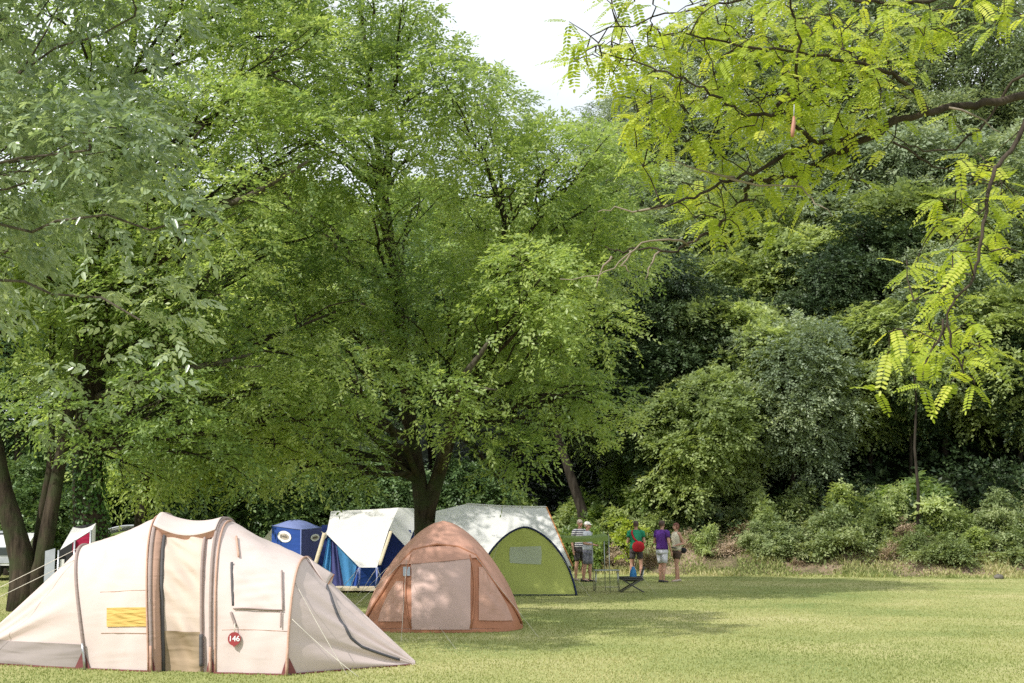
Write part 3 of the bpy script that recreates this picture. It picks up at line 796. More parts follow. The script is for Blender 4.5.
# awning slung from it on two poles
ay = gc.y + 1.3
aw = thing('awning', 'narrow green awning stretched on thin poles beside the lime tent', 'awning', P(585, 590, ay).xy.to_3d())
p0, p1 = P(562, 537.5, ay), P(608.5, 535.8, ay)
MB().grid(lambda i, j: p0.lerp(p1, i) + Vector((.0, 1.5 * j, .05 * j - .05 * math.sin(PI * i))), 12, 8).build('canopy', 'awning_green', aw, thick=.006)
MB().grid(lambda i, j: p0.lerp(p1, i) + Vector((0, -.012, -.13 * j - .05 * math.sin(PI * i) * (1 - j))), 12, 3).build('valance', 'awning_green', aw)
for q in (p1, p1 + Vector((-.02, 1.5, .05)), p0.lerp(p1, .72) + Vector((0, 1.5, .05))):
    MB().tube([Vector((q.x + .03, q.y, 0)), q + Vector((.0, 0, .04))], .011, 6).build('pole', 'steel', aw)
MB().tube([p1, Vector((p1.x + 1.1, p1.y - .6, 0))], .003, 4).build('guy_line', 'rope', aw)

# ================================================================== GREY-WHITE RIDGE TENT
rt = thing('ridge_tent', 'wide off-white ridge tent with blue walls and orange edging, behind the lime tent', 'tent', (0, 38.3, 0), 'tents pitched on the lawn')
RL, RR = P(466, 504, 38.6), P(546.5, 507.2, 38.6)
FL, FR = P(430, 571, 36.9), P(572.5, 566, 36.9)
BL, BR = FL + Vector((.1, 3.6, 0)), FR + Vector((-.1, 3.6, 0))
def sag(p, a): p.z -= a; return p
def quadgrid(a, b, c, d, s=.05, n=16, ph=0):
    return lambda i, j: sag((a * (1 - i) + b * i) * (1 - j) + (d * (1 - i) + c * i) * j, s * math.sin(PI * i) * (math.sin(PI * j) + .35 * (1 - j)) + .012 * math.sin(i * 17 + j * 5 + ph) * math.sin(PI * j))
LM = P(436, 511, 38.4)
m = MB(); m.grid(quadgrid(RL, RR, FR, FL, .07), 30, 16); m.build('roof', 'greycanvas', rt)
MB().grid(quadgrid(RR, RL, BL, BR, .07), 20, 10).build('roof', 'greycanvas', rt)
MB().grid(lambda i, j: (FR.lerp(BR, i)).lerp(RR, j), 8, 10).build('gable', 'greycanvas', rt)
MB().grid(lambda i, j: (FL.lerp(BL, i)).lerp(RL.lerp(LM, .6), j), 8, 10).build('gable', 'greycanvas', rt)
MB().grid(lambda i, j: RL.lerp(LM, j).lerp(FL, i), 10, 4).build('wing', 'greycanvas', rt)
MB().tube([RR, RR.lerp(FR, .5) + Vector((.01, -.02, -.03)), FR], .022, 6).build('edging', 'orange_trim', rt)
w = MB(); I = lambda p, dx, dy: Vector((p.x + dx, p.y + dy, p.z + .02)); 
c4 = [I(FL, .12, .12), I(FR, -.12, .12), I(BR, -.12, -.12), I(BL, .12, -.12)]
for k in range(4):
    a, b = c4[k], c4[(k + 1) % 4]
    w.quad(Vector((a.x, a.y, 0)), Vector((b.x, b.y, 0)), b, a)
w.build('wall', 'blue', rt, smooth=False)
# ridge cap raised over the left half
MB().tube([RL.lerp(RR, t / 12) + Vector((0, 0, .012 - .025 * math.sin(PI * t / 12))) for t in range(13)], .02, 6).build('ridge_pole', 'greycanvas', rt)

# ================================================================== WHITE AND BLUE TRAILER TENT
wt = thing('trailer_tent', 'white roofed tent with blue curtains on a trailer bed, left of the walnut trunk', 'tent', (-3.4, 35.6, 0), 'tents pitched on the lawn')
A_, B_, C_, D_ = P(331, 511, 36.6), P(398.5, 507.6, 36.4), P(377, 567.5, 34.3), P(359.5, 567.5, 34.3)
E_, F_ = P(326.5, 534, 35.5), P(389, 529, 35.3)
MB().grid(quadgrid(A_, B_, F_, E_, .03, ph=1), 20, 8).build('roof', 'whitecanvas', wt)
MB().grid(lambda i, j: (E_.lerp(F_, i)).lerp(D_.lerp(C_, i), j) + Vector((0, .03 * math.sin(PI * j) * math.sin(PI * i), 0)), 20, 14).build('roof_apron', 'whitecanvas', wt)
Gp, Hp = P(422, 508.8, 36.9), P(407, 548, 35.5)
MB().grid(lambda i, j: B_.lerp(Gp, i).lerp(F_.lerp(Hp, i), j) + Vector((0, 0, -.05 * math.sin(PI * i) * math.sin(PI * j))), 12, 10).build('porch_flap', 'greycanvas', wt)
bL, bR = A_ + Vector((-.15, 2.2, -1.35)), Gp + Vector((.1, 2.0, -1.35))
MB().grid(lambda i, j: A_.lerp(Gp, i).lerp(bL.lerp(bR, i), j), 10, 6).build('roof', 'greycanvas', wt)
lw = P(321, 531, 35.6)
MB().grid(lambda i, j: E_.lerp(A_, i).lerp(lw.lerp(bL, i), j), 6, 6).build('gable', 'whitecanvas', wt)
# cream valances hanging at each side of the apron
def ribbon(p, q, w, name, mat):
    MB().grid(lambda i, j: p.lerp(q, i) + Vector((w * (j - .5), .02 * math.sin(6 * i), 0)), 10, 2).build(name, mat, wt, thick=.01)
ribbon(P(324.5, 533, 35.4), P(315, 566, 35.2), .10, 'valance', 'beam'); ribbon(P(391, 531, 35.2), P(379.5, 565, 34.4), .08, 'valance', 'beam')
# inner curtains behind the openings; bright blue ones paint sunlight passing through cloth
yb = 36.4
def curtain(us, vs, Y, name, mat, n=10):
    (u0, u1, u2, u3), (v0, v1) = us, vs
    a, b, c, d = P(u0, v1, Y), P(u1, v1, Y), P(u2, v0, Y), P(u3, v0, Y)
    MB().grid(lambda i, j: (a * (1 - i) + b * i) * (1 - j) + (d * (1 - i) + c * i) * j + Vector((0, .03 * math.sin(i * 11), 0)), n, 6).build(name, mat, wt)
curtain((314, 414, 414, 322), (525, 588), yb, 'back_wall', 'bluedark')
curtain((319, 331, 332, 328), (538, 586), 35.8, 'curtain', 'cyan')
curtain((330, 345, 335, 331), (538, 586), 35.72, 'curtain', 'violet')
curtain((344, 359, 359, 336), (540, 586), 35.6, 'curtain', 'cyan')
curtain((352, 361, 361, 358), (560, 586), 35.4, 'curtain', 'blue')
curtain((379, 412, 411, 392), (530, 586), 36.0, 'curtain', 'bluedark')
fa, fb = P(358, 586, 34.6), P(381, 586, 34.6)
MB().grid(lambda i, j: Vector((fa.x + (fb.x - fa.x) * i, 34.62 - .2 * j, fa.z + (C_.z - fa.z) * j)), 6, 4).build('front_wall', 'blue', wt)
tb = thing  # trailer bed
MB().box(((P(333, 588, 35).x + P(405, 588, 35).x) / 2, 35.4, P(350, 589, 34.8).z), (P(405, 588, 35).x - P(333, 588, 35).x, 1.5, .07)).build('bed_frame', 'beam', wt, smooth=False)
for ux in (338, 372, 400):
    q = P(ux, 588, 34.75); MB().tube([Vector((q.x, q.y, 0)), Vector((q.x, q.y, q.z - .035))], .02, 6).build('bed_leg', 'steel', wt)
for q0, q1 in ((D_, (-3.9, 33.4, 0)), (C_, (-3.6, 33.2, 0)), (C_, (-2.9, 33.0, 0)), (Hp, (-3.5, 33.5, .1)), (D_, (-4.2, 33.9, 0))):
    MB().tube([q0, Vector(q1)], .006, 4).build('guy_line', 'rope', wt)
for q in (D_, C_):
    MB().tube([q, q + Vector((.01, -.02, -.25)), q + Vector((-.03, .02, -.48))], [.035, .02, .03], 6).build('tie', 'lightblue', wt)

# ================================================================== BLUE CABIN TENT WITH OVAL BADGES
kt = thing('cabin_tent', 'boxy blue tent with white oval badges on two faces, behind the cream tunnel tent', 'tent', (P(290, 550, 40).x, 40, 0), 'tents pitched on the lawn')
k0, k1, k2 = P(272, 525.5, 39.4), P(301, 529.5, 38.7), P(322.5, 527.5, 40.6)
k3 = k0 + (k2 - k1)
fl = lambda p: Vector((p.x + (p.x - P(297, 0, 39.6).x) * .04, p.y, 0))
MB().grid(lambda i, j: fl(k0).lerp(fl(k1), i).lerp(k0.lerp(k1, i), j), 8, 8).build('front_wall', 'blue', kt)
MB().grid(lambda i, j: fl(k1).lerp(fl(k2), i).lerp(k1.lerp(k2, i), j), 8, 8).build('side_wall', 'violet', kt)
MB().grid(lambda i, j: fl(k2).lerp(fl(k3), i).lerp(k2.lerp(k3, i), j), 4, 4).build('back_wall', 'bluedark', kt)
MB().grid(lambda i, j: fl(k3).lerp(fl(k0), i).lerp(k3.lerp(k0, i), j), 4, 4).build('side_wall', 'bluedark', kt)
MB().grid(lambda i, j: k0.lerp(k1, i).lerp(k3.lerp(k2, i), j) + Vector((0, 0, .19 * (math.sin(PI * i) * math.sin(PI * j)) ** .7)), 14, 14).build('roof', 'lightblue', kt)
for a, b in ((k0, k1), (k1, k2), (k1, fl(k1))):
    MB().tube([a, b], .018, 5).build('edging', 'lightblue', kt)
def badge(c, rx, rz, ax, ph):
    ax = ax.normalized(); nv = Vector((ax.y, -ax.x, 0)).normalized()
    if nv.y > 0: nv = -nv
    def el(rx, rz, off):
        return [c + ax * (rx * math.cos(2 * PI * k / 32)) + Vector((0, 0, rz * math.sin(2 * PI * k / 32))) + nv * off for k in range(32)]
    o1 = MB().quad(*el(rx, rz, .015)).build('badge', 'white', kt, smooth=False)
    MB().quad(*el(rx * .70, rz * .55, .020)).build('badge_centre', 'logo_grey', o1, smooth=False)
    x = -.55
    for k, (wd, hh, dz) in enumerate(((.16, .62, -.05), (.12, .36, .0), (.14, .36, .02), (.12, .36, 0), (.08, .55, .08), (.12, .32, 0))):
        cc = c + ax * (rx * (x + wd / 2)) + Vector((0, 0, rz * dz)) + nv * .025
        h2 = ax * (rx * wd * .42); v2 = Vector((0, 0, rz * hh * .5))
        MB().quad(cc - h2 - v2, cc + h2 * .6 - v2, cc + h2 + v2, cc - h2 * .6 + v2).build('badge_letter', 'dark', o1, smooth=False)
        x += wd + .05
badge(fl(k0).lerp(k0, .82).lerp(fl(k1).lerp(k1, .82), .45) + Vector((0, 0, .03)), .27, .155, k1 - k0, 0)
badge(fl(k1).lerp(k1, .80).lerp(fl(k2).lerp(k2, .80), .62) + Vector((0, 0, .05)), .40, .10, k2 - k1, 0)
MB().grid(lambda i, j: P(274, 526, 40.6).lerp(P(256, 548, 41.4), i).lerp(Vector((P(274, 526, 40.6).x, 41, 0)).lerp(Vector((P(250, 526, 41.4).x, 42, 0)), i), j) , 6, 6).build('white_wing', 'whitecanvas', kt)

# ================================================================== FAR LEFT: CARAVAN, AWNING TENT, GREY DOME
cv = thing('camping_trailer', 'low white camping trailer with grey stripe, half hidden behind the forked trunk', 'trailer', (P(14, 560, 43).x, 43, 0))
x0, x1 = P(-30, 560, 43).x, P(38, 560, 43).x
prof = [(42, .45), (42, .85), (42.12, 1.08), (42.5, 1.30), (43.1, 1.40), (43.7, 1.30), (44, 1.05), (44, .45)]
MB().loft([[Vector((x, y, z)) for y, z in prof] for x in (x0, x0 + .05, x1 - .05, x1)]).build('body', 'caravan', cv, smooth=False)
MB().box(((x0 + x1) / 2, 41.985, .60), (x1 - x0 - .1, .02, .16)).build('stripe', 'caravan_grey', cv, smooth=False)
for wx in (.28, .70):
    wo = MB().box((x0 + (x1 - x0) * wx, 41.985, .86), (.62, .03, .22)).build('window', 'glass', cv, smooth=False)
    MB().box((x0 + (x1 - x0) * wx, 41.99, .86), (.70, .016, .29)).build('window_frame', 'caravan_grey', wo, smooth=False)
wh = MB(); cx = (x0 + x1) / 2
wh.tube([Vector((cx, 41.93, .3)), Vector((cx, 42.1, .3))], .3, 20)
wo = wh.build('wheel', 'dark', cv); MB().tube([Vector((cx, 41.92, .3)), Vector((cx, 41.94, .3))], .16, 16).build('rim', 'steel', wo)
MB().box((cx, 43, 1.43), (.5, .5, .07)).build('roof_vent', 'caravan_grey', cv, smooth=False)
MB().box(((x0 + x1) / 2, 43, .42), (x1 - x0 - .3, 1.7, .12)).build('chassis', 'dark', cv, smooth=False)

at = thing('awning_tent', 'cream awning tent with crimson curtain and dark doorway beside the ivy trunk', 'tent', (P(75, 560, 26).x, 26, 0))
a0, a1, a2, a3 = P(60, 550, 25.5), P(92, 530, 25.5), P(96, 523, 27.2), P(73, 527, 27.2)
MB().grid(lambda i, j: a0.lerp(a1, i).lerp(a3.lerp(a2, i), j) + Vector((0, 0, -.06 * math.sin(PI * i))), 12, 8).build('roof', 'greycanvas', at)
for a, b, nm, mt in ((a0, a1, 'front_wall', 'dark'), (a1, a2, 'side_wall', 'greycanvas'), (a2, a3, 'back_wall', 'dark'), (a3, a0, 'side_wall', 'greycanvas')):
    MB().grid(lambda i, j: Vector((a.x, a.y, 0)).lerp(Vector((b.x, b.y, 0)), i).lerp(a.lerp(b, i), j), 6, 6).build(nm, mt, at)  # near-black front wall paints the shade inside the open tent
f = lambda i, z: Vector((a0.x + (a1.x - a0.x) * i, 25.46, z))
zt = lambda i: a0.z + (a1.z - a0.z) * i
MB().grid(lambda i, j: f(.42 + .53 * i, zt(.42 + .53 * i) - .02 - (.17 + .10 * i) * j), 10, 6).build('curtain', 'crimson', at)
MB().grid(lambda i, j: f(-.42 + .32 * i, 0) + Vector((0, -.05, (1.20 + .05 * i) * j)), 4, 4).build('side_panel', 'caravan_grey', at)
MB().grid(lambda i, j: f(.04 + .14 * i, .25) + Vector((0, -.01, (zt(.1) - .45) * j)), 4, 4).build('window', 'whitecanvas', at)
for i in (0, .5, 1):
    MB().tube([f(i, 0) + Vector((0, -.03, 0)), f(i, zt(i)) + Vector((0, -.03, 0))], .02, 6).build('pole', 'steel', at)

dt = thing('tunnel_tent', 'pale grey and green arched tent far off behind the cream tunnel tent', 'tent', (P(140, 560, 46).x, 46, 0))
dcx = P(140, 560, 46).x
def Dt(a, t, r=1.0, h=1.0):
    an = PI * a
    return Vector((dcx - 1.75 * r * math.cos(an), 45 + 2.6 * t, 1.62 * h * math.sin(an) ** .75))
MB().grid(lambda i, j: Dt(i, j), 30, 10).build('fly', 'greycanvas', dt)
MB().grid(lambda i, j: Vector((dcx + (Dt(i, 0).x - dcx) * .96, 45.03, (Dt(i, 0).z - .16) * j if Dt(i, 0).z > .16 else 0)), 30, 6).build('front_panel', 'leaf_green_cloth' if 'leaf_green_cloth' in M else 'awning_green', dt)
MB().grid(lambda i, j: Vector((dcx - .4 + .9 * i, 45.0, .1 + .95 * j)), 6, 6).build('door', 'greenwin', dt)
MB().tube([Dt(k / 30, -.005) for k in range(31)], .03, 6).build('pole_sleeve', 'caravan_grey', dt)

# ================================================================== CAMP TABLE, CHAIR, BAG
tbp = G(607.5, 592)
tb = thing('camp_table', 'low folding camp table on thin metal legs, left of the folding chair', 'table', tbp)
MB().box((tbp.x, tbp.y + .2, .53), (.62, .48, .018)).build('table_top', 'caravan_grey', tb, smooth=False)
for sx in (-1, 1):
    for sy in (-1, 1):
        MB().tube([Vector((tbp.x + sx * .30, tbp.y + .2 + sy * .20, 0)), Vector((tbp.x + sx * .27, tbp.y + .2 + sy * .2, .52))], .010, 6).build('leg', 'steel', tb)
MB().tube([Vector((tbp.x - .29, tbp.y, .12)), Vector((tbp.x + .29, tbp.y, .12))], .007, 6).build('stretcher', 'steel', tb)
chp = G(633, 592.5)
ch = thing('folding_chair', 'low black folding camp chair with crossed legs standing in tree shade', 'chair', chp)
X = lambda x, y, z: Vector((chp.x + x, chp.y + .25 + y, z))
MB().grid(lambda i, j: X(-.30 + .54 * i, -.24 + .48 * j, .33 - .05 * math.sin(PI * i) * math.sin(PI * j)), 10, 10).build('seat', 'sleevedark', ch, thick=.05)
MB().grid(lambda i, j: X(.22 + .08 * j + .02 * math.sin(PI * i), -.22 + .44 * i, .36 + .26 * j), 8, 6).build('backrest', 'sleevedark', ch, thick=.012)
for sy in (-1, 1):
    for a, b in ((-.32, .26), (.28, -.30)):
        MB().tube([X(a, sy * .24, 0), X(b, sy * .24, .34)], .018, 6).build('leg', 'sleevedark', ch)
    MB().tube([X(-.32, sy * .25, .36), X(.25, sy * .25, .37)], .018, 6).build('arm', 'sleevedark', ch)
    MB().tube([X(.22, sy * .24, .28), X(.27, sy * .24, .54)], .011, 6).build('back_post', 'steel', ch)
bgp = X(.03, 0, .29)
bagm = MB(); 
bagm.loft([[bgp + Vector((r * .085 * math.cos(2 * PI * k / 16) * 1.0, .07 * r * math.sin(2 * PI * k / 16), z)) for k in range(16)] for z, r in ((-.03, .7), (.0, 1.0), (.14, 1.05), (.24, .8), (.29, .45), (.33, .5))])
bagm.build('bag', 'cyan').name = 'carrier_bag'
bag = bpy.data.objects['carrier_bag']; tag(bag, 'bright blue bag set on the low black folding chair', 'bag')
st_ = MB().box((G(996, 582).x, G(996, 582).y, .12), (.01, .01, .01))
def rock(p, s, label):
    r_ = random.Random(int(p.x * 77)); m = MB(); m.ellipsoid(p + Vector((0, 0, s * .35)), (s, s * .8, s * .6), 14, 9)
    m.v = [tuple(Vector(q) + (Vector(q) - p) * r_.uniform(-.12, .12)) for q in m.v]
    return tag(m.build('rock', 'stone', smooth=False), label, 'rock')
rock(G(999, 579), .15, 'dark grey-brown stone lying on the grass at the foot of the bank, far right')
# ================================================================== TREES
def simple_tree(name, label, base, trunks, lobes, mat, bark, n, K, L, l, w, kind, seed, group='large trees shading the camp', subs=5, frac=.55, inner=.5, thin=1.0, bias=0, **kw):
    rg = np.random.default_rng(seed); rn = random.Random(seed)
    t = thing(name, label, 'tree', base, group)
    mb = MB()
    k = 0
    for (pts, rad) in trunks:
        mb.tube(pts, rad, 14, True, .07, rn)
    tr = mb.build('trunk', bark, t)
    lm = MB()
    per = [[] for _ in trunks]
    for lb in lobes:
        j = min(range(len(trunks)), key=lambda q: (Vector(lb[0]).xy - trunks[q][0][-1].xy).length)
        per[j].append(lb)
    for (pts, rad), lo in zip(trunks, per):
        limbs_into(lm, rn, pts, rad, lo, subs, frac=frac, thin=thin, edge=kw.get('sky_edge', False))
    lm.build('branches', bark, t)
    make_crown(rg, 'crown', mat, lobes, n, K, L, l, w, kind, t, inner=inner, bias=bias, **kw)
    return t
V3 = Vector

# T1: trunk stands left of the frame, crown hangs in over the left edge
rn = random.Random(11); rg = np.random.default_rng(11)
b = (-9.6, 18.2, 0)
tp1 = trunk_path(rn, b, (-9.0, 18.2, 11.5), 14, .06); tr1 = trunk_radii(14, .30, .05)
lob = lobe_crown(rg, (-8.6, 18.2, 8.4), (4.6, 3.9, 6.0), 44, (1.0, 1.7), zmin=3.4)
for (u, v, Y, s) in ((30, 400, 17, .9), (110, 385, 17.5, .8), (60, 320, 16.5, .9), (140, 320, 17.3, .8), (20, 440, 17.5, .6), (150, 230, 16.5, .9), (90, 150, 16, .9)): lob.append((np.array([*P(u, v, Y)]), np.array([s, s, s * .75])))
T1 = simple_tree('broadleaf_tree', 'dark blue-green glossy leaved crown hanging in at the upper left corner, trunk hidden', b, [(tp1, tr1)], lob, 'leaf_glossy', 'bark_grey', 12500, 9, .34, .125, .058, 'leaf', 11, leafdroop=.45, updir=.7, tintvar=.20, thin=.2, inner=.7, uleft=-70, subs=3, bias=.05)

# T2: forked trunk
b = G(24, 611); b.z = 0
fork = b + V3((.02, 0, .55))
s1 = [b + V3((0, 0, -.1)), b + V3((-.02, 0, .5)), P(22, 560, b.y), P(13, 525, b.y), P(2, 490, b.y), P(-8, 440, b.y), P(-20, 380, b.y), P(-25, 300, b.y), P(-30, 200, b.y)]
s2 = [b + V3((.12, 0, -.1)), b + V3((.16, 0, .45)), P(42, 562, b.y), P(48, 530, b.y), P(55, 490, b.y + .1), P(62, 450, b.y + .2), P(72, 390, b.y + .3), P(85, 310, b.y + .4), P(90, 220, b.y + .4)]
s3 = [b + V3((.1, .3, 0)), b + V3((.16, .35, .6)), P(37, 545, b.y + .4), P(42, 510, b.y + .4), P(50, 470, b.y + .4), P(52, 430, b.y + .5), P(50, 380, b.y + .6)]
rg = np.random.default_rng(12)
lob = lobe_crown(rg, (b.x - .2, b.y + .3, 8.4), (3.6, 3.6, 5.4), 30, (1.0, 1.6), zmin=2.75)
T2 = simple_tree('broadleaf_tree', 'tree with a thick dark trunk forked low into a V, left edge of the lawn', b, [(s1, [.34, .27, .235, .215, .20, .18, .15, .11, .05]), (s2, [.24, .20, .16, .15, .14, .12, .10, .08, .04]), (s3, [.12, .10, .09, .085, .08, .06, .04])], lob, 'leaf_walnut', 'bark_brown', 6500, 9, .42, .13, .058, 'quad', 12)

# T3: ivy covered trunk, wide crown over the left half
b = G(93, 602); b.z = 0; b.y = 28.8; b.x = P(93, 560, 28.8).x
top = V3((b.x + .5, b.y + .3, 13.5))
pts = [b + V3((0, 0, -.1)), b + V3((0, 0, .6)), P(91, 530, b.y), P(88, 490, b.y), P(87, 450, b.y), P(92, 380, b.y), P(100, 300, b.y + .1), P(112, 200, b.y + .2), P(125, 90, b.y + .3), top]
rad = [.46, .37, .33, .31, .30, .27, .23, .18, .12, .04]
rg = np.random.default_rng(13)
lob = lobe_crown(rg, (-7.5, 29.4, 9.0), (5.0, 4.4, 7.2), 50, (1.1, 2.0), zmin=3.0)
for (u, v, Y, s) in ((120, 450, 27, 1.0), (190, 440, 27.5, 1.0), (230, 465, 28, .8), (150, 478, 29, .7), (275, 445, 29, .9), (60, 420, 26, .9), (160, 400, 26.5, 1.0)): lob.append((np.array([*P(u, v, Y)]), np.array([s, s, s * .7])))
lob += [(np.array([*P(250, 395, 28.2)]), np.array([1.1, 1.0, .7])), (np.array([*P(330, 420, 29)]), np.array([1.1, 1.0, .7]))]
T3 = simple_tree('walnut_tree', 'tall tree with an ivy covered straight trunk behind the left wing of the cream tent', b, [(pts, rad)], lob, 'leaf_mid', 'bark_brown', 18000, 9, .42, .12, .055, 'quad', 13, bias=.06, thin=.6, inner=.6, tintvar=.24)
bm = MB(); bm.tube([P(92, 400, 28.7), P(150, 376, 28.0), P(185, 369, 27.9), P(215, 364, 27.8), P(252, 354, 27.8)], [.11, .085, .07, .055, .03], 8)
bm.tube([P(215, 364, 27.8), P(235, 368, 27.6), P(262, 366, 27.5)], [.04, .03, .012], 6)
bm.tube([P(105, 300, 28.8), P(200, 215, 28), P(250, 196, 27.6), P(290, 172, 27.4), P(310, 160, 27.3)], [.12, .08, .065, .05, .02], 8)
bm.build('limb', 'bark_grey', T3)
n = 2300
rg = np.random.default_rng(14)
tq = rg.uniform(0, 3.9, n); ii = tq.astype(int); ff = tq - ii
pa = np.array([[*p] for p in pts]); ra = np.array(rad)
cc = pa[ii] * (1 - ff[:, None]) + pa[ii + 1] * ff[:, None]; rr = ra[ii] * (1 - ff) + ra[ii + 1] * ff
an = rg.uniform(0, 2 * PI, n); bare = (np.cos(an + .6) < -.1) & (rg.random(n) < .75) & (np.sin(an) < .3)
ok = ~bare; an = an[ok]; cc = cc[ok]; rr = rr[ok]
o = np.stack([np.cos(an), np.sin(an), np.zeros(len(an))], 1)
pos = cc + o * (rr[:, None] + rg.uniform(.01, .09, (len(an), 1)))
V, Fq, t2 = place_leaves(rg, pos, np.stack([rg.normal(0, .6, len(an)), rg.normal(0, .6, len(an)), -np.ones(len(an)) * .8], 1), o + rg.normal(0, .35, o.shape), rg.uniform(.05, .10, len(an)), .065, 'quad', np.clip(rg.normal(.5, .25, len(an)), 0, 1))
np_mesh('ivy', V, Fq, 'leaf_ivy', t2, T3)

# T4: the main walnut in the middle
by = 33.0; b = V3((P(424, 580, by).x, by, 0))
m1 = [b + V3((0, 0, -.1)), b + V3((0, 0, .5)), P(424, 540, by), P(423, 505, by), P(419, 480, by), P(412, 440, by), P(405, 380, by), P(398, 300, by - .2), P(385, 200, by - .3), P(370, 90, by), P(360, 0, by)]
m2 = [P(425, 520, by), P(430, 500, by), P(437, 480, by - .1), P(452, 430, by - .2), P(475, 370, by - .4), P(495, 290, by - .5), P(505, 230, by - .4), P(500, 160, by)]
rg = np.random.default_rng(15)
lob = lobe_crown(rg, (-2.7, 33, 9.4), (6.3, 5.2, 7.0), 54, (1.1, 2.1), lean=(-.34, 0), zmin=3.6)
for (u, v, Y, s) in ((590, 330, 31.5, 1.3), (610, 260, 32, 1.3), (560, 395, 31, 1.2), (620, 190, 33, 1.2), (350, 455, 31, 1.0), (500, 445, 31, .9), (300, 400, 31, 1.2), (470, 430, 29.5, .9), (560, 160, 32, 1.4), (595, 230, 31.5, 1.3), (520, 330, 29.5, 1.5), (600, 400, 33, 1.0), (300, 468, 30, .8), (345, 480, 31, .7), (525, 455, 31, .8), (575, 430, 33, .9), (610, 425, 34, .8), (500, 480, 32, .6), (250, 440, 30, .9), (430, 400, 28.6, 1.1), (350, 380, 28.6, 1.2), (540, 280, 29, 1.3)):
    lob.append((np.array([*P(u, v, Y)]), np.array([s, s, s * .72])))
lob = [q for q in lob if skyline(q[0], 10)]
T4 = simple_tree('walnut_tree', 'big walnut tree with its trunk splitting in two between the white tents', b, [(m1, [.31, .245, .215, .20, .185, .165, .15, .125, .10, .06, .03]), (m2, [.2, .19, .17, .15, .13, .10, .07, .03])], lob, 'leaf_walnut', 'bark_brown', 22000, 9, .44, .125, .057, 'quad', 15, sky_edge=True, inner=.6, tintvar=.24, thin=.85)
bm = MB(); bm.tube([P(440, 470, by - .2), P(460, 392, by - 3.6), P(464, 375, by - 3.8), P(482, 352, by - 4), P(490, 338, by - 4.2)], [.12, .09, .075, .055, .02], 8)
bm.tube([P(462, 380, by - 3.7), P(480, 388, by - 4.2), P(497, 390, by - 4.4)], [.05, .04, .012], 6)
bm.tube([P(412, 440, by), P(330, 402, by - 3), P(300, 402, by - 3.4), P(270, 412, by - 3.6)], [.10, .07, .05, .02], 7)
bm.build('limb', 'bark_grey', T4)
# loose leaf sprig hanging in front of the pale tents
# T5: leaning trunk behind
by = 49.5; b = V3((P(583, 540, by).x, by, 0))
pts = [b + V3((.1, 0, -.1)), P(582, 510, by), P(572, 480, by), P(561, 445, by), P(553, 410, by), P(545, 350, by), P(538, 290, by), P(540, 240, by)]
rg = np.random.default_rng(16)
lob = lobe_crown(rg, (.9, 49.3, 9.6), (3.0, 2.8, 4.2), 24, (1.0, 1.5), lean=(-.2, 0), zmin=4.6)
lob = [q for q in lob if skyline(q[0], 10) and proj(q[0])[1] > 130]
T5 = simple_tree('broadleaf_tree', 'slender tree with a trunk leaning left, behind the right end of the off-white ridge tent', b, [(pts, [.21, .18, .16, .145, .13, .11, .08, .05])], lob, 'leaf_mid', 'bark_dark', 4600, 8, .6, .19, .09, 'quad', 16, sky_edge=True)

# bright tree left behind the tents
by = 41; b = V3((P(136, 560, by).x, by, 0))
pts = trunk_path(random.Random(4), b, (b.x + .8, by, 10), 10, .06); rg = np.random.default_rng(17)
lob = lobe_crown(rg, (b.x + 1.9, by - .5, 6.0), (5.0, 3.6, 4.4), 44, (1.0, 1.6), zmin=1.75)
T6 = simple_tree('broadleaf_tree', 'bright leafy tree hanging low behind the ridge of the cream tunnel tent', b, [(pts, trunk_radii(10, .2, .05))], lob, 'leaf_walnut', 'bark_dark', 9500, 8, .52, .17, .08, 'quad', 17, bias=.12)

# background prototypes, copied along the wood's edge
def proto(name, label, h, rx, mat, bark, n, seed, L=.62, l=.21, w=.10, zmin=1.6, trunk_r=.17, cat='tree', group='trees in the wood behind the camp', lr=(1.0, 1.8), nl=34, bias=0, low=.42, gl=.45, inner=.5, loc=(0, 0, 0)):
    rg = np.random.default_rng(seed); rn = random.Random(seed)
    t = thing(name, label, cat, (0, 0, 0), group)
    pts = trunk_path(rn, (0, 0, -.5), (rn.uniform(-.4, .4), rn.uniform(-.3, .3), h * .88), 10, .10)
    rad = trunk_radii(10, trunk_r, .035)
    lob = lobe_crown(rg, (0, 0, h * (1 + low) / 2 - .2), (rx, rx * .92, h * (1 - low) / 2), nl, lr, zmin=zmin, shell=(.5, .9))
    mb = MB(); mb.tube(pts, rad, 10, True, .06, rn); mb.build('trunk', bark, t)
    lm = MB(); limbs_into(lm, rn, pts, rad, lob, 3, frac=.55, sides=5); lm.build('branches', bark, t)
    make_crown(rg, 'crown', mat, lob, n, 8, L, l, w, 'quad', t, tintvar=.2, bias=bias, inner=inner)
    return t
def at_hill(x, y): return (x, y, HZ(x, y))
def put(pr, first, spots):
    for (x, y, rz, sc, label) in spots:
        loc = (x, y, HZ(x, y) - .05)
        if first:
            pr.location = loc; pr.rotation_euler.z = rz; pr.scale = (sc, sc, sc); pr['label'] = label; first = False
        else: copy_thing(pr, loc, rz, sc, label)
wood = 'dark green tree in the shaded wood behind the tents, crown merging with its neighbours'
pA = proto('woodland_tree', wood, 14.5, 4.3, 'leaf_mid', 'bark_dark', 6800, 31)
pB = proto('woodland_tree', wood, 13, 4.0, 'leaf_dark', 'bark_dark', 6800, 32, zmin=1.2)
put(pA, True, [(-24, 52, 0, 1.0, wood), (-15.5, 55, 2, 1.05, wood), (-7.0, 54, 4, 1.02, wood), (-30, 60, 1, 1.1, wood), (-3.4, 60, 5, 1.0, wood), (-11, 64, 3, 1.15, wood), (-20, 64, .6, 1.2, wood)])
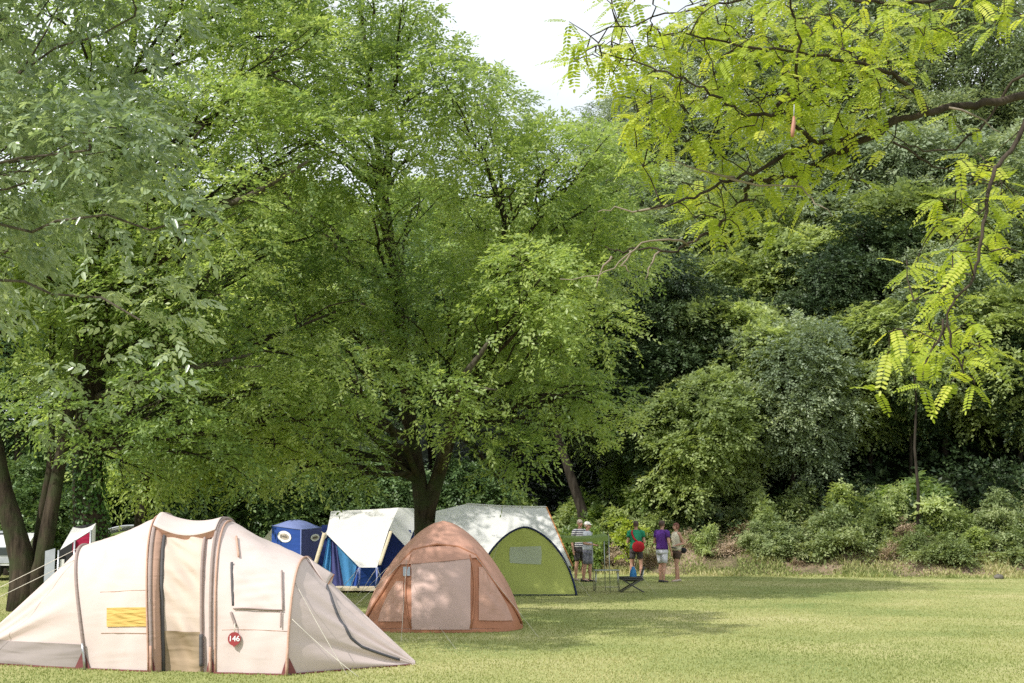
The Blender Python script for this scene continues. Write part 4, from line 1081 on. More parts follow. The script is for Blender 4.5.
put(pB, True, [(-19.5, 50, 1, 1.0, wood), (-11.3, 51.5, 3, .95, wood), (-3.6, 52.5, .4, .98, wood), (0.2, 55.5, 5, .9, wood), (-27, 55, 2, 1.1, wood), (2.8, 58, 4, .9, wood), (-33, 52, 4.4, 1.0, wood), (-16.5, 46.5, 2.2, .85, 'dark tree at the far left behind the awning tent')])

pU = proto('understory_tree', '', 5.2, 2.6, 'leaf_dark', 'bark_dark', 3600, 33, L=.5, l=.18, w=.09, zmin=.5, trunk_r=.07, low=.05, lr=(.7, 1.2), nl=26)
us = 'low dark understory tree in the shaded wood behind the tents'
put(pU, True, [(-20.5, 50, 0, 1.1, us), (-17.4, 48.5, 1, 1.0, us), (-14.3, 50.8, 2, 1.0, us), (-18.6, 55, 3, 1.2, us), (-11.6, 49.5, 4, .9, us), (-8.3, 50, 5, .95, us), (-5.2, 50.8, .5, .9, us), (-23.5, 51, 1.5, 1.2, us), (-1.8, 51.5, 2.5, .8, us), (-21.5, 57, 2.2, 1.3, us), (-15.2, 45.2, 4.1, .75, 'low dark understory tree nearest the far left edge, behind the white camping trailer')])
# hillside trees
hz = 'tree rooted on the steep bank at the right'
G2 = 'trees covering the steep hillside'
pH = proto('hazel_tree', '', 7.2, 2.9, 'leaf_hazel', 'bark_dark', 5600, 41, L=.52, l=.19, w=.11, zmin=.7, trunk_r=.09, group=G2, lr=(.75, 1.35), nl=38, low=.12)
pG = proto('alder_tree', '', 9.0, 3.0, 'leaf_grey', 'bark_dark', 6200, 42, L=.55, l=.18, w=.085, zmin=.9, trunk_r=.12, group=G2, lr=(.8, 1.4), nl=40, low=.15)
pD = proto('woodland_tree', '', 12.5, 3.6, 'leaf_under', 'bark_dark', 6800, 43, L=.62, l=.2, w=.10, zmin=1.8, trunk_r=.15, group=G2, low=.25)  # near-black foliage paints the shade of the hollows between crowns
pW = proto('willow_tree', '', 14, 3.9, 'leaf_grey', 'bark_grey', 8200, 44, L=.7, l=.2, w=.075, zmin=2, trunk_r=.17, group=G2, lr=(1.0, 1.8), nl=44, low=.22, bias=.05)
put(pH, True, [
    (6.8, 49.6, 0, .82, 'pale yellow-green hazel low on the bank just right of the people'),
    (8.4, 52.2, 2, 1.05, 'light green hazel rising above the pale low hazel, middle of the hillside'),
    (13.4, 52.6, 4, .95, 'light green broad hazel on the hillside behind the drooping robinia spray'),
    (5.2, 56.5, 1, 1.15, 'light green hazel higher up the slope beside the sky gap'),
    (18.6, 51.5, 3, 1.0, 'light green hazel at the right edge of the picture above the bushes'),
    (16.6, 56.5, 2.3, 1.2, 'light green hazel high on the right part of the hillside'),
    (9.6, 58.5, 3.1, 1.15, 'light green hazel high on the slope under the robinia branch'),
    (11.2, 56.5, 5, 1.1, 'light green hazel half way up the hillside, centre right')])
put(pG, True, [
    (10.0, 50.2, 0, .80, 'blue-green alder low on the bank between the two pale hazels'),
    (16.2, 52.5, 2, .9, 'grey-green alder on the hillside right of the dark hollow'),
    (7.2, 59.0, 4, 1.1, 'grey-green alder up the slope in the middle of the hillside'),
    (14.4, 59.5, 1, 1.15, 'grey-green alder high on the slope behind the robinia branch'),
    (21, 55, 3, 1.2, 'grey-green alder at the right edge of the hillside'),
    (12.4, 61.5, 2.7, 1.15, 'grey-green alder near the top of the slope, upper middle of the hillside'),
    (18.2, 58.0, .8, 1.2, 'grey-green alder on the upper right part of the hillside'),
    (3.6, 53.5, 5, .9, 'grey-green alder in shade at the left foot of the hillside')])
put(pD, True, [(x, y, r, s, 'tree with foliage coloured near-black for a shaded hollow in the hillside wood') for x, y, r, s in ((5.6, 52.2, 0, .75), (11.9, 54, 1, .62), (13.9, 54.6, 2, .72), (8.2, 54.2, 4, .6), (15.4, 56.0, 5, .62), (5.0, 50.6, 3, .55), (14.6, 51.5, 4, .5), (24, 54, 6, .8), (18.5, 50.5, 2.6, .5))])
put(pW, True, [(10.4, 66, 0, 1.05, 'tall grey-green willow on top of the slope right of the sky gap'), (16.0, 66, 2, 1.15, 'tall grey-green willow on top of the slope behind the robinia branch'), (21.5, 64, 4, 1.2, 'tall grey-green willow at the top right corner'), (6.2, 68, 1, .8, 'thin grey willow showing against the sky gap'), (26, 60, 3, 1.1, 'tall grey-green willow beyond the right edge of the hillside')])

# bare thin stem in front of the dark hollow
sp = thing('sapling', 'thin dark stem standing in the dark hollow under the drooping robinia spray', 'sapling', at_hill(13.4, 46.6))
q = V3(at_hill(13.4, 46.6))
MB().tube([q + V3((0, 0, -.2)), q + V3((.05, 0, 1.6)), q + V3((-.02, 0, 3.0)), q + V3((.1, 0, 4.6)), q + V3((.0, 0, 6))], [.07, .055, .045, .035, .015], 7).build('stem', 'bark_dark', sp)
rg = np.random.default_rng(50)
make_crown(rg, 'foliage', 'leaf_hazel', [(np.array([q.x, q.y, q.z + 5.6]), np.array([1.2, 1.0, .9])), (np.array([q.x + .5, q.y, q.z + 1.0]), np.array([.5, .5, .4]))], 420, 8, .4, .15, .08, 'quad', sp)

# ================================================================== SHRUBS ON THE BANK
def shrub_proto(name, cat, mat, r, h, n, seed, l=.13, w=.06, L=.34, nl=9, stem='bark_dark', group='bushes along the foot of the bank'):
    rg = np.random.default_rng(seed); rn = random.Random(seed)
    t = thing(name, '', cat, (0, 0, 0), group)
    lob = []
    for k in range(nl * 2):
        a = k * 2.4 + rn.uniform(-.5, .5); q = rn.uniform(.05, 1.05)
        s = rn.uniform(.16, .40) * r
        lob.append((np.array([r * q * math.cos(a), r * q * math.sin(a) * .9, h * rn.uniform(.12, 1.15) * (1 - .45 * q)]), np.array([s, s, s * rn.uniform(.7, 1.3) * h / r])))
    mb = MB()
    for lc, lr in lob:
        for _ in range(2):
            e = V3(lc) + V3((rn.uniform(-.3, .3) * r, rn.uniform(-.3, .3) * r, rn.uniform(0, .35) * h))
            mb.tube(limb_path(rn, V3((rn.uniform(-.1, .1), rn.uniform(-.1, .1), -.15)), e, .3, 5, .15), [.022, .018, .015, .012, .008, .004], 4, False)
    mb.build('stems', stem, t)
    make_crown(rg, 'foliage', mat, lob, n, 7, L, l, w, 'quad', t, tintvar=.22, inner=.15, zlo=.02, updir=.6)
    return t
sA = shrub_proto('bush', 'bush', 'leaf_shrub', 1.0, 1.1, 900, 61)
sB = shrub_proto('bush', 'bush', 'leaf_hazel', .9, 1.25, 850, 62, l=.15, w=.075)
sC = shrub_proto('dry_bush', 'bush', 'leaf_dry', .62, .55, 380, 63, l=.11, w=.03, stem='twig_bare')
sD = shrub_proto('dark_bush', 'bush', 'leaf_walnut', 1.1, 1.5, 1050, 64, l=.2, w=.10, L=.4)
def puts(pr, lst):
    first = True
    for (u, d, rz, sc, label) in lst:
        # u: where along the bank, d: metres in from the lawn's edge
        Y = 46.0
        d = d + (.55 if 680 < u < 1024 else 0)
        for _ in range(6): Y = float(yedge((u - 512) / F * Y)) + d
        x = (u - 512) / F * Y
        loc = (x, Y, HZ(x, Y) - .04); q = (sc * 7.3 + u * .37) % 1.0; sc = (sc * (.75 + .3 * q), sc * .8, sc * (1.12 - .4 * q))
        if first: pr.location = loc; pr.rotation_euler.z = rz; pr.scale = sc; pr['label'] = label; first = False
        else: copy_thing(pr, loc, rz, sc, label)
puts(sA, [(778, 1.2, 0, 1.1, 'round light green bush at the foot of the bank, left of the middle bare patch'),
          (826, 1.0, 2, 1.35, 'widest light green bush on the bank, centre right'),
          (868, 1.5, 4, 1.0, 'light green bush just right of the widest bush on the bank'),
          (752, .9, 1, .7, 'small low light green bush right of the dry brown patch'),
          (915, .3, 3, .8, 'light green leafy bush at the very edge of the lawn, right part'),
          (948, .3, 5, .95, 'dense light green bush at the lawn edge left of the stone'),
          (1008, .8, 2.6, 1.1, 'light green bush above the stone at the right edge'),
          (735, 3.6, .7, 1.2, 'light green bush higher on the bank under the pale hazel'),
          (800, 3.3, 3.6, 1.3, 'light green bush up the bank above the widest bush'),
          (990, 2.6, 1.4, 1.1, 'light green bush up the bank near the right edge')])
puts(sB, [(705, .7, 0, .6, 'small upright green bush right behind the person in the cream top'),
          (760, 2.2, 2, 1.1, 'mid green bush on the bank behind the small low bush'),
          (845, 2.6, 4, 1.1, 'mid green bush on the bank behind the widest bush'),
          (892, 2.4, 1, 1.0, 'mid green bush under the dark leafy bush'),
          (940, 2.0, 3, .9, 'mid green bush on the bank below the thin stem'),
          (968, 1.0, 5, .8, 'mid green bush behind the dense lawn-edge bush'),
          (690, 3.0, 2.2, 1.0, 'mid green bush up the bank above the people'),
          (652, 2.6, .3, .9, 'mid green bush on the bank behind the person in the green top'),
          (610, 2.0, 5.2, 1.2, 'mid green bush in shade behind the two people by the awning'),
          (565, 1.5, 1.1, 1.3, 'mid green bush in shade behind the off-white ridge tent')])
puts(sC, [(722, .9, 0, 1.0, 'reddish dry brushwood heap right of the person in the cream top'),
          (690, 1.0, 2, .8, 'dry brown brush behind the person in the cream top'),
          (650, .8, 4, .9, 'dry brown brush behind the person with the red bag'),
          (612, .7, 1, .9, 'dry brown brush between the awning and the person with the red bag'),
          (795, .5, 3, .6, 'small dry brown brush at the lawn edge in front of the light bushes'),
          (885, .6, 5, .8, 'dry brown brush on the bare patch right of the widest bush'),
          (975, .8, 2.4, .7, 'dry brown brush beside the stone'),
          (900, 1.9, .9, .9, 'dry brown brush up the bank in the right part'),
          (745, 2.2, 4.1, 1.1, 'dry reddish brush on the bank above the small low bush')])
puts(sD, [(583, .8, 2.5, 1.0, 'dark bush in front of the leaning trunk, behind the person in a white cap'), (912, 3.6, 0, 1.15, 'dark large-leaved bush standing out in front of the dark hollow'),
          (520, 2.0, 2, 1.2, 'dark bush in shade behind the off-white ridge tent'),
          (590, 3.5, 4, 1.3, 'dark bush at the foot of the leaning trunk'),
          (455, 2.0, 1, 1.2, 'dark bush in shade behind the walnut trunk'),
          (395, 2.0, 3, 1.2, 'dark bush in shade behind the white trailer tent'),
          (235, 1.0, 5, 1.2, 'dark bush in shade above the roof canopy of the cream tent'),
          (350, 2.0, .5, 1.4, 'dark bush in shade between the blue tent and the white trailer tent'),
          (640, 4.6, 2.1, 1.4, 'dark bush in the hollow at the left foot of the hillside')])
# lime sapling behind the person with the red bag
lp = V3((P(632, 560, 45).x, 47.2, 0)); lp.x = (632 - 512) / F * 47.2; lp.z = HZ(lp.x, lp.y)
ls = thing('sapling', 'young sapling with bright lime leaves behind the person in the green top', 'sapling', lp)
rn = random.Random(7); lob = []
mb = MB()
for k in range(9):
    e = lp + V3((rn.uniform(-.75, .45), rn.uniform(-.3, .3), rn.uniform(.5, 1.75))); lob.append((np.array([*e]), np.array([.24, .24, .2])))
    mb.tube(limb_path(rn, lp, e, .4, 5, .1), [.018, .015, .012, .01, .008, .004], 4, False)
mb.build('stem', 'bark_robinia', ls)
make_crown(np.random.default_rng(70), 'foliage', 'leaf_lime', lob, 150, 6, .22, .13, .07, 'quad', ls, zlo=-1)

# ================================================================== ROBINIA: trunk right of the frame, branch reaching in
rt_ = thing('robinia_tree', 'robinia reaching in from the right with bright lime feathery leaves', 'tree', (4.6, 7.2, 0))
tr = [V3((4.6, 7.2, -.1)), V3((4.58, 7.2, .8)), V3((4.5, 7.2, 2.0)), V3((4.42, 7.15, 3.0)), V3((4.35, 7.1, 4.2)), V3((4.3, 7.0, 5.6)), V3((4.4, 6.9, 7.2)), V3((4.3, 6.9, 8.6))]
MB().tube(tr, [.25, .19, .17, .16, .14, .11, .08, .03], 14, True, .05, random.Random(1)).build('trunk', 'bark_robinia', rt_)
br = MB(); tips = []
rn = random.Random(21)
def branch(pix, r0, r1, start=None, wobble=.012, n=4):
    pts = [V3(start)] if start else []
    pts += [P(*q) for q in pix]
    out = []
    for i in range(len(pts) - 1):
        for k in range(n):
            p = pts[i].lerp(pts[i + 1], k / n)
            out.append(p + V3([rn.uniform(-wobble, wobble) for _ in range(3)]))
    out.append(pts[-1])
    L_ = len(out)
    br.tube(out, [r0 + (r1 - r0) * (i / (L_ - 1)) ** .8 for i in range(L_)], 7)
    return out
main = branch([(1080, 96, 7.1), (1023, 98, 7.05), (985, 104, 7.0), (952, 108, 6.95), (925, 113, 6.9), (897, 120, 6.9), (870, 131, 6.85), (840, 139, 6.8), (812, 142, 6.8), (785, 156, 6.75), (752, 172, 6.7), (728, 180, 6.7), (702, 193, 6.65), (668, 205, 6.6), (637, 211, 6.6)], .027, .004, tr[4])
b2 = branch([(897, 120, 6.9), (862, 143, 6.9), (832, 155, 7.0), (806, 171, 7.05), (780, 178, 7.1), (752, 181, 7.15), (745, 195, 7.2), (733, 214, 7.2), (712, 233, 7.25), (690, 244, 7.3), (672, 252, 7.3), (640, 248, 7.3), (622, 252, 7.35), (605, 246, 7.35)], .020, .003)
b3 = branch([(928, 112, 6.9), (918, 95, 6.8), (895, 74, 6.7), (862, 64, 6.6), (825, 58, 6.5), (790, 50, 6.45), (740, 45, 6.4), (690, 35, 6.3), (650, 34, 6.3)], .015, .003)
b4 = branch([(812, 142, 6.8), (790, 120, 6.6), (797, 85, 6.5), (800, 40, 6.4), (792, 10, 6.3), (785, -30, 6.2)], .012, .004)
b5 = branch([(787, 95, 6.55), (780, 105, 6.5), (772, 115, 6.5), (748, 116, 6.45), (728, 104, 6.4), (702, 90, 6.35), (678, 76, 6.3), (640, 62, 6.3), (600, 52, 6.3)], .012, .003)
b6 = branch([(1080, 60, 6.6), (1030, 105, 6.4), (1010, 150, 6.3), (994, 170, 6.2), (987, 200, 6.1), (981, 250, 6.05), (968, 285, 6.0), (948, 308, 6.0), (945, 340, 6.0)], .016, .004, tr[4])
b7 = branch([(1040, 60, 7.2), (1005, 90, 7.3), (985, 125, 7.3), (955, 148, 7.3), (925, 153, 7.3), (895, 137, 7.3)], .010, .003)
b8 = branch([(895, 140, 7.0), (920, 160, 7.1), (945, 170, 7.15), (975, 178, 7.2)], .007, .003)
b9 = branch([(1090, 20, 6.9), (1020, -10, 6.8), (960, -5, 6.7), (900, 5, 6.6), (850, 0, 6.6)], .022, .006, tr[5])
b10 = branch([(850, 0, 6.6), (800, -8, 6.6), (740, 0, 6.5), (690, 8, 6.4), (640, 22, 6.4), (600, 32, 6.3)], .008, .003)
b11 = branch([(945, 320, 6.0), (930, 360, 5.95), (915, 380, 5.9)], .006, .003)
b12 = branch([(945, 325, 6.0), (958, 360, 6.0), (975, 385, 6.0)], .006, .003)
# upper storey of the same tree, above and beside the picture
for k in range(9):
    e = V3((4.3 + rn.uniform(-1.6, 2.4), 7 + rn.uniform(-1.5, 2.2), rn.uniform(5.8, 8.6)))
    if proj(e)[1] > -60 and proj(e)[0] < 1080: e.z += 2
    br.tube(limb_path(rn, tr[5], e, .3, 6, .1), [.05, .04, .03, .02, .015, .01, .004], 6)
    tips.append((e, .7, 30))
# bare grey twigs at the branch tips
keep = br
for pix in ([(690, 244, 7.3), (668, 238, 7.2), (640, 244, 7.2), (620, 262, 7.2), (598, 276, 7.2), (560, 279, 7.25)], [(660, 250, 7.3), (650, 268, 7.25), (645, 280, 7.25)], [(632, 250, 7.3), (622, 265, 7.3), (630, 272, 7.3)],
            [(612, 255, 7.3), (600, 270, 7.3), (596, 288, 7.3)], [(668, 205, 6.6), (640, 212, 6.6), (615, 208, 6.6), (598, 212, 6.6)], [(728, 180, 6.7), (760, 184, 6.7), (800, 188, 6.65), (815, 203, 6.6), (832, 216, 6.6)],
            [(735, 177, 6.7), (700, 170, 6.6), (665, 160, 6.6)], [(950, 108, 6.9), (985, 120, 6.9), (1000, 132, 6.9)]):
    br = MB(); branch(pix, .007, .002, n=3, wobble=.01); br.build('bare_twig', 'twig_bare', rt_)
br = keep
# compound leaves: a drooping midrib with paired oval leaflets
spots = []
def along(path, f0, f1, cnt, spread, drop=.0):
    for _ in range(cnt):
        t = rn.uniform(f0, f1) * (len(path) - 1); i = min(len(path) - 2, int(t)); p = path[i].lerp(path[i + 1], t - i)
        spots.append(p + V3((rn.gauss(0, spread), rn.gauss(0, spread), rn.gauss(0, spread) - drop)))
def cluster(u, v, Y, ru, rv, cnt, rY=.35):
    for _ in range(cnt):
        a = rn.uniform(0, 2 * PI); q = math.sqrt(rn.random())
        spots.append(P(u + ru * q * math.cos(a), v + rv * q * math.sin(a), Y + .40 + rn.uniform(-rY, rY)))
along(main, .45, .9, 70, .10, .03); along(b2, .2, .6, 40, .09); along(b3, .2, 1, 110, .13); along(b4, .2, 1, 60, .14); along(b5, .1, 1, 90, .11); along(b6, .5, 1, 50, .08)
along(b10, 0, 1, 90, .12); along(b9, .4, 1, 60, .15); along(b11, .3, 1, 12, .04); along(b12, .3, 1, 12, .04); along(b7, .3, 1, 12, .08)
cluster(600, 58, 6.0, 38, 24, 60, .2); cluster(655, 95, 6.2, 42, 40, 60, .2); cluster(590, 50, 6.3, 30, 12, 16); cluster(640, 45, 6.35, 50, 28, 70); cluster(720, 40, 6.4, 70, 40, 130); cluster(800, 40, 6.5, 60, 45, 110); cluster(870, 60, 6.6, 45, 40, 60); cluster(690, 110, 6.5, 60, 35, 90)
cluster(650, 130, 6.6, 28, 40, 34); cluster(760, 90, 6.5, 60, 35, 110); cluster(830, 110, 6.7, 50, 26, 60); cluster(860, 185, 6.9, 20, 10, 8); cluster(720, 150, 6.7, 40, 22, 45); cluster(785, 165, 6.8, 26, 22, 30); cluster(710, 205, 6.8, 35, 14, 26)
cluster(700, 190, 7.1, 30, 14, 18); cluster(910, 25, 6.7, 50, 22, 40); cluster(985, 15, 6.7, 40, 18, 26); cluster(955, 210, 6.2, 26, 36, 34); cluster(930, 270, 6.1, 26, 34, 40); cluster(990, 165, 6.3, 30, 24, 26); cluster(1010, 200, 6.3, 18, 30, 14)
cluster(925, 318, 6.0, 30, 20, 30); cluster(898, 340, 5.95, 14, 16, 14); cluster(965, 342, 6.0, 22, 12, 16); cluster(940, 355, 6.0, 32, 10, 12); cluster(880, 395, 6.0, 5, 5, 2); cluster(840, 60, 6.6, 90, 50, 60, .5); cluster(990, 250, 6.1, 12, 20, 8)
for e, s, c in tips:
    for _ in range(c): spots.append(e + V3((rn.gauss(0, s * .5), rn.gauss(0, s * .5), rn.gauss(0, s * .4))))
rg = np.random.default_rng(23)
rn2 = random.Random(5); rn2.shuffle(spots)
nodes = []
for p in spots:      # leaf rosettes keep a little apart from each other
    if all((p - q).length > .085 for q in nodes): nodes.append(p)
nodes = nodes[:640]
hold = [q for path in (main, b2, b3, b4, b5, b6, b7, b8, b9, b10, b11, b12) for q in path] + tr[3:]
tw = br; nodes.sort(key=lambda p: min((p - q).length for q in hold))
for p in nodes:
    q = min(hold, key=lambda o: (o - p).length)
    if (q - p).length > .03:
        m_ = (p + q) / 2 + V3((rn2.uniform(-.02, .02), rn2.uniform(-.02, .02), rn2.uniform(.0, .04)))
        tw.tube([q, m_, p], [.004, .003, .002], 4, False)
    hold.append(p)
br.build('branches', 'bark_robinia', rt_)
node = np.repeat(np.array([[*p] for p in nodes]), 3, axis=0); n = len(node)
az = rg.uniform(0, 2 * PI, n)
ax = np.stack([np.cos(az) * rg.uniform(.6, 1, n) - .15, np.sin(az) * .7, rg.normal(-.25, .4, n)], 1); ax = nrm(ax)
up = np.stack([rg.normal(-.25, .25, n), rg.normal(-.35, .25, n), np.ones(n)], 1)
side = nrm(np.cross(up, ax)); nn_ = np.cross(ax, side)
Lf = rg.uniform(.10, .175, n); K = 9
tt_f = np.clip(rg.normal(.5, .22, n), 0, 1)
ps, ds, ns, ls, ts = [], [], [], [], []
for k in range(K + 1):
    t = .16 + .84 * k / K
    p = node + ax * (Lf * t)[:, None]; p[:, 2] -= 1.7 * (Lf * t) ** 2
    tg_ax = ax.copy(); tg_ax[:, 2] -= 3.4 * Lf * t; tg_ax = nrm(tg_ax)
    n2 = nrm(np.cross(tg_ax, side)); n2 *= np.sign((n2 * nn_).sum(1, keepdims=True) + 1e-6)
    for sg in ((-1, 1) if k < K else (0,)):
        d = side * sg * .95 + tg_ax * (.28 if sg else 1) + rg.normal(0, .05, (n, 3)); d[:, 2] -= .10
        ps.append(p); ds.append(d); ns.append(n2 + rg.normal(0, .10, (n, 3))); ls.append(Lf * .205 * (1 - .35 * abs(t - .5))); ts.append(np.clip(tt_f + rg.normal(0, .06, n), 0, 1))
ps = np.concatenate(ps); ls = np.concatenate(ls)
V, Fq, tt = place_leaves(rg, ps, np.concatenate(ds), np.concatenate(ns), ls, ls * .44, 'oval', np.concatenate(ts))
np_mesh('crown', V, Fq, 'leaf_lime', tt, rt_)
# small reddish feeder clipped among its leaves
fp = P(793, 126, 6.15)
fd = thing('bird_feeder', 'small reddish tube hanging among the lime robinia leaves', 'bird feeder', fp)
MB().tube([fp + V3((.005, 0, .045)), fp + V3((.004, 0, .018)), fp + V3((-.001, 0, -.018)), fp + V3((-.005, 0, -.05))], [.005, .009, .010, .007], 10).build('tube', plain('feeder_red', (.36, .17, .12), .5), fd)
MB().tube([fp + V3((.005, 0, .045)), fp + V3((.008, 0, .10))], .0025, 5).build('hanger', 'caravan_grey', fd)
# ================================================================== PEOPLE
def skinmat(): 
    m, nt, b, o = new_mat('skin')
    nt.links.new(ramp(nt, noise(nt, 8, 4), [(.3, (.42, .22, .15)), (.7, (.56, .32, .23))]), b.inputs['Base Color']); b.inputs['Roughness'].default_value = .5
    b.inputs['Subsurface Weight'].default_value = .08; b.inputs['Subsurface Radius'].default_value = (.02, .008, .004)
    return m
M['skin'] = skinmat()
def striped(name, c1, c2, scale):
    m, nt, b, o = new_mat(name)
    t = nt.nodes.new('ShaderNodeTexCoord'); w = nt.nodes.new('ShaderNodeTexWave'); w.bands_direction = 'Z'; w.inputs['Scale'].default_value = scale
    nt.links.new(t.outputs['Object'], w.inputs['Vector'])
    r = nt.nodes.new('ShaderNodeValToRGB'); r.color_ramp.interpolation = 'CONSTANT'; e = r.color_ramp.elements; e[0].color = (*c1, 1); e[1].position = .5; e[1].color = (*c2, 1)
    nt.links.new(w.outputs['Fac'], r.inputs['Fac']); nt.links.new(r.outputs['Color'], b.inputs['Base Color']); b.inputs['Roughness'].default_value = .8
    return m
def plaid(name, c1, c2):
    m, nt, b, o = new_mat(name)
    n = noise(nt, 9, 3, stretch=(3, 3, .8)); nt.links.new(ramp(nt, n, [(.42, c1), (.5, c2), (.58, c1)]), b.inputs['Base Color']); b.inputs['Roughness'].default_value = .85
    return m
M['shirt_stripe'] = striped('shirt_stripe', (.66, .64, .62), (.05, .05, .09), 5.0)
M['shirt_pale'] = cloth('shirt_pale', (.58, .60, .66), .05)
M['shirt_green'] = cloth('shirt_green', (.03, .28, .15), .05)
M['shirt_purple'] = cloth('shirt_purple', (.11, .035, .25), .05)
M['top_cream'] = cloth('top_cream', (.66, .62, .48), .05)
M['shorts_dark'] = plaid('shorts_dark', (.04, .035, .045), (.14, .12, .12))
M['shorts_check'] = plaid('shorts_check', (.12, .12, .17), (.30, .29, .32))
M['shorts_white'] = plaid('shorts_white', (.68, .68, .74), (.52, .50, .62))
M['shorts_brown'] = cloth('shorts_brown', (.10, .065, .05), 0)
M['hair_brown'] = plain('hair_brown', (.06, .03, .02), .6, .3, 30)
M['hair_red'] = plain('hair_red', (.16, .05, .03), .6, .3, 30)
M['hair_grey'] = plain('hair_grey', (.45, .36, .30), .6, .3, 30)
M['shoe_dark'] = plain('shoe_dark', (.02, .02, .025), .6)
M['shoe_pale'] = plain('shoe_pale', (.45, .38, .32), .6)
M['bag_red'] = cloth('bag_red', (.45, .02, .03), 0)
M['bag_black'] = cloth('bag_black', (.02, .02, .025), 0)
M['cap_white'] = cloth('cap_white', (.74, .70, .66), 0)
M['eye'] = plain('eye', (.03, .02, .02), .2, bmp=0); M['mouth'] = plain('mouth', (.35, .12, .10), .5, bmp=0)

def cap_(mb, a, b, ra, rb, n=14):
    a = Vector(a); b = Vector(b); d = (b - a).normalized()
    pts = []; rad = []
    for k in range(4):
        an = PI / 2 * k / 4; pts.append(a - d * ra * math.cos(an)); rad.append(max(.001, ra * math.sin(an)))
    for k in range(5): t = k / 4; pts.append(a.lerp(b, t)); rad.append(ra + (rb - ra) * t)
    for k in range(1, 5):
        an = PI / 2 * k / 4; pts.append(b + d * rb * math.sin(an)); rad.append(max(.001, rb * math.cos(an)))
    mb.tube(pts, rad, n)
def fused(mb, name, mat, parent, voxel=.009, smooth=4):
    o = mb.build(name, mat, parent)
    r = o.modifiers.new('r', 'REMESH'); r.mode = 'VOXEL'; r.voxel_size = voxel
    s = o.modifiers.new('s', 'SMOOTH'); s.iterations = smooth; s.factor = .5
    dg = bpy.context.evaluated_depsgraph_get()
    me = bpy.data.meshes.new_from_object(o.evaluated_get(dg)); me.name = name
    me.polygons.foreach_set('use_smooth', [True] * len(me.polygons))
    o.modifiers.clear(); old = o.data; o.data = me; bpy.data.meshes.remove(old)
    if not me.materials: me.materials.append(M[mat])
    return o
def ell(c, rx, ry, n=24, tilt=0):
    return [Vector((c[0] + rx * math.cos(2 * PI * k / n), c[1] + ry * math.sin(2 * PI * k / n), c[2] + tilt * math.sin(2 * PI * k / n))) for k in range(n)]
def open_tube(mb, a, b, ra, rb, n=18):
    a = Vector(a); b = Vector(b); mb.tube([a, a.lerp(b, .33), a.lerp(b, .66), b], [ra, ra + (rb - ra) * .4, ra + (rb - ra) * .75, rb], n, False)

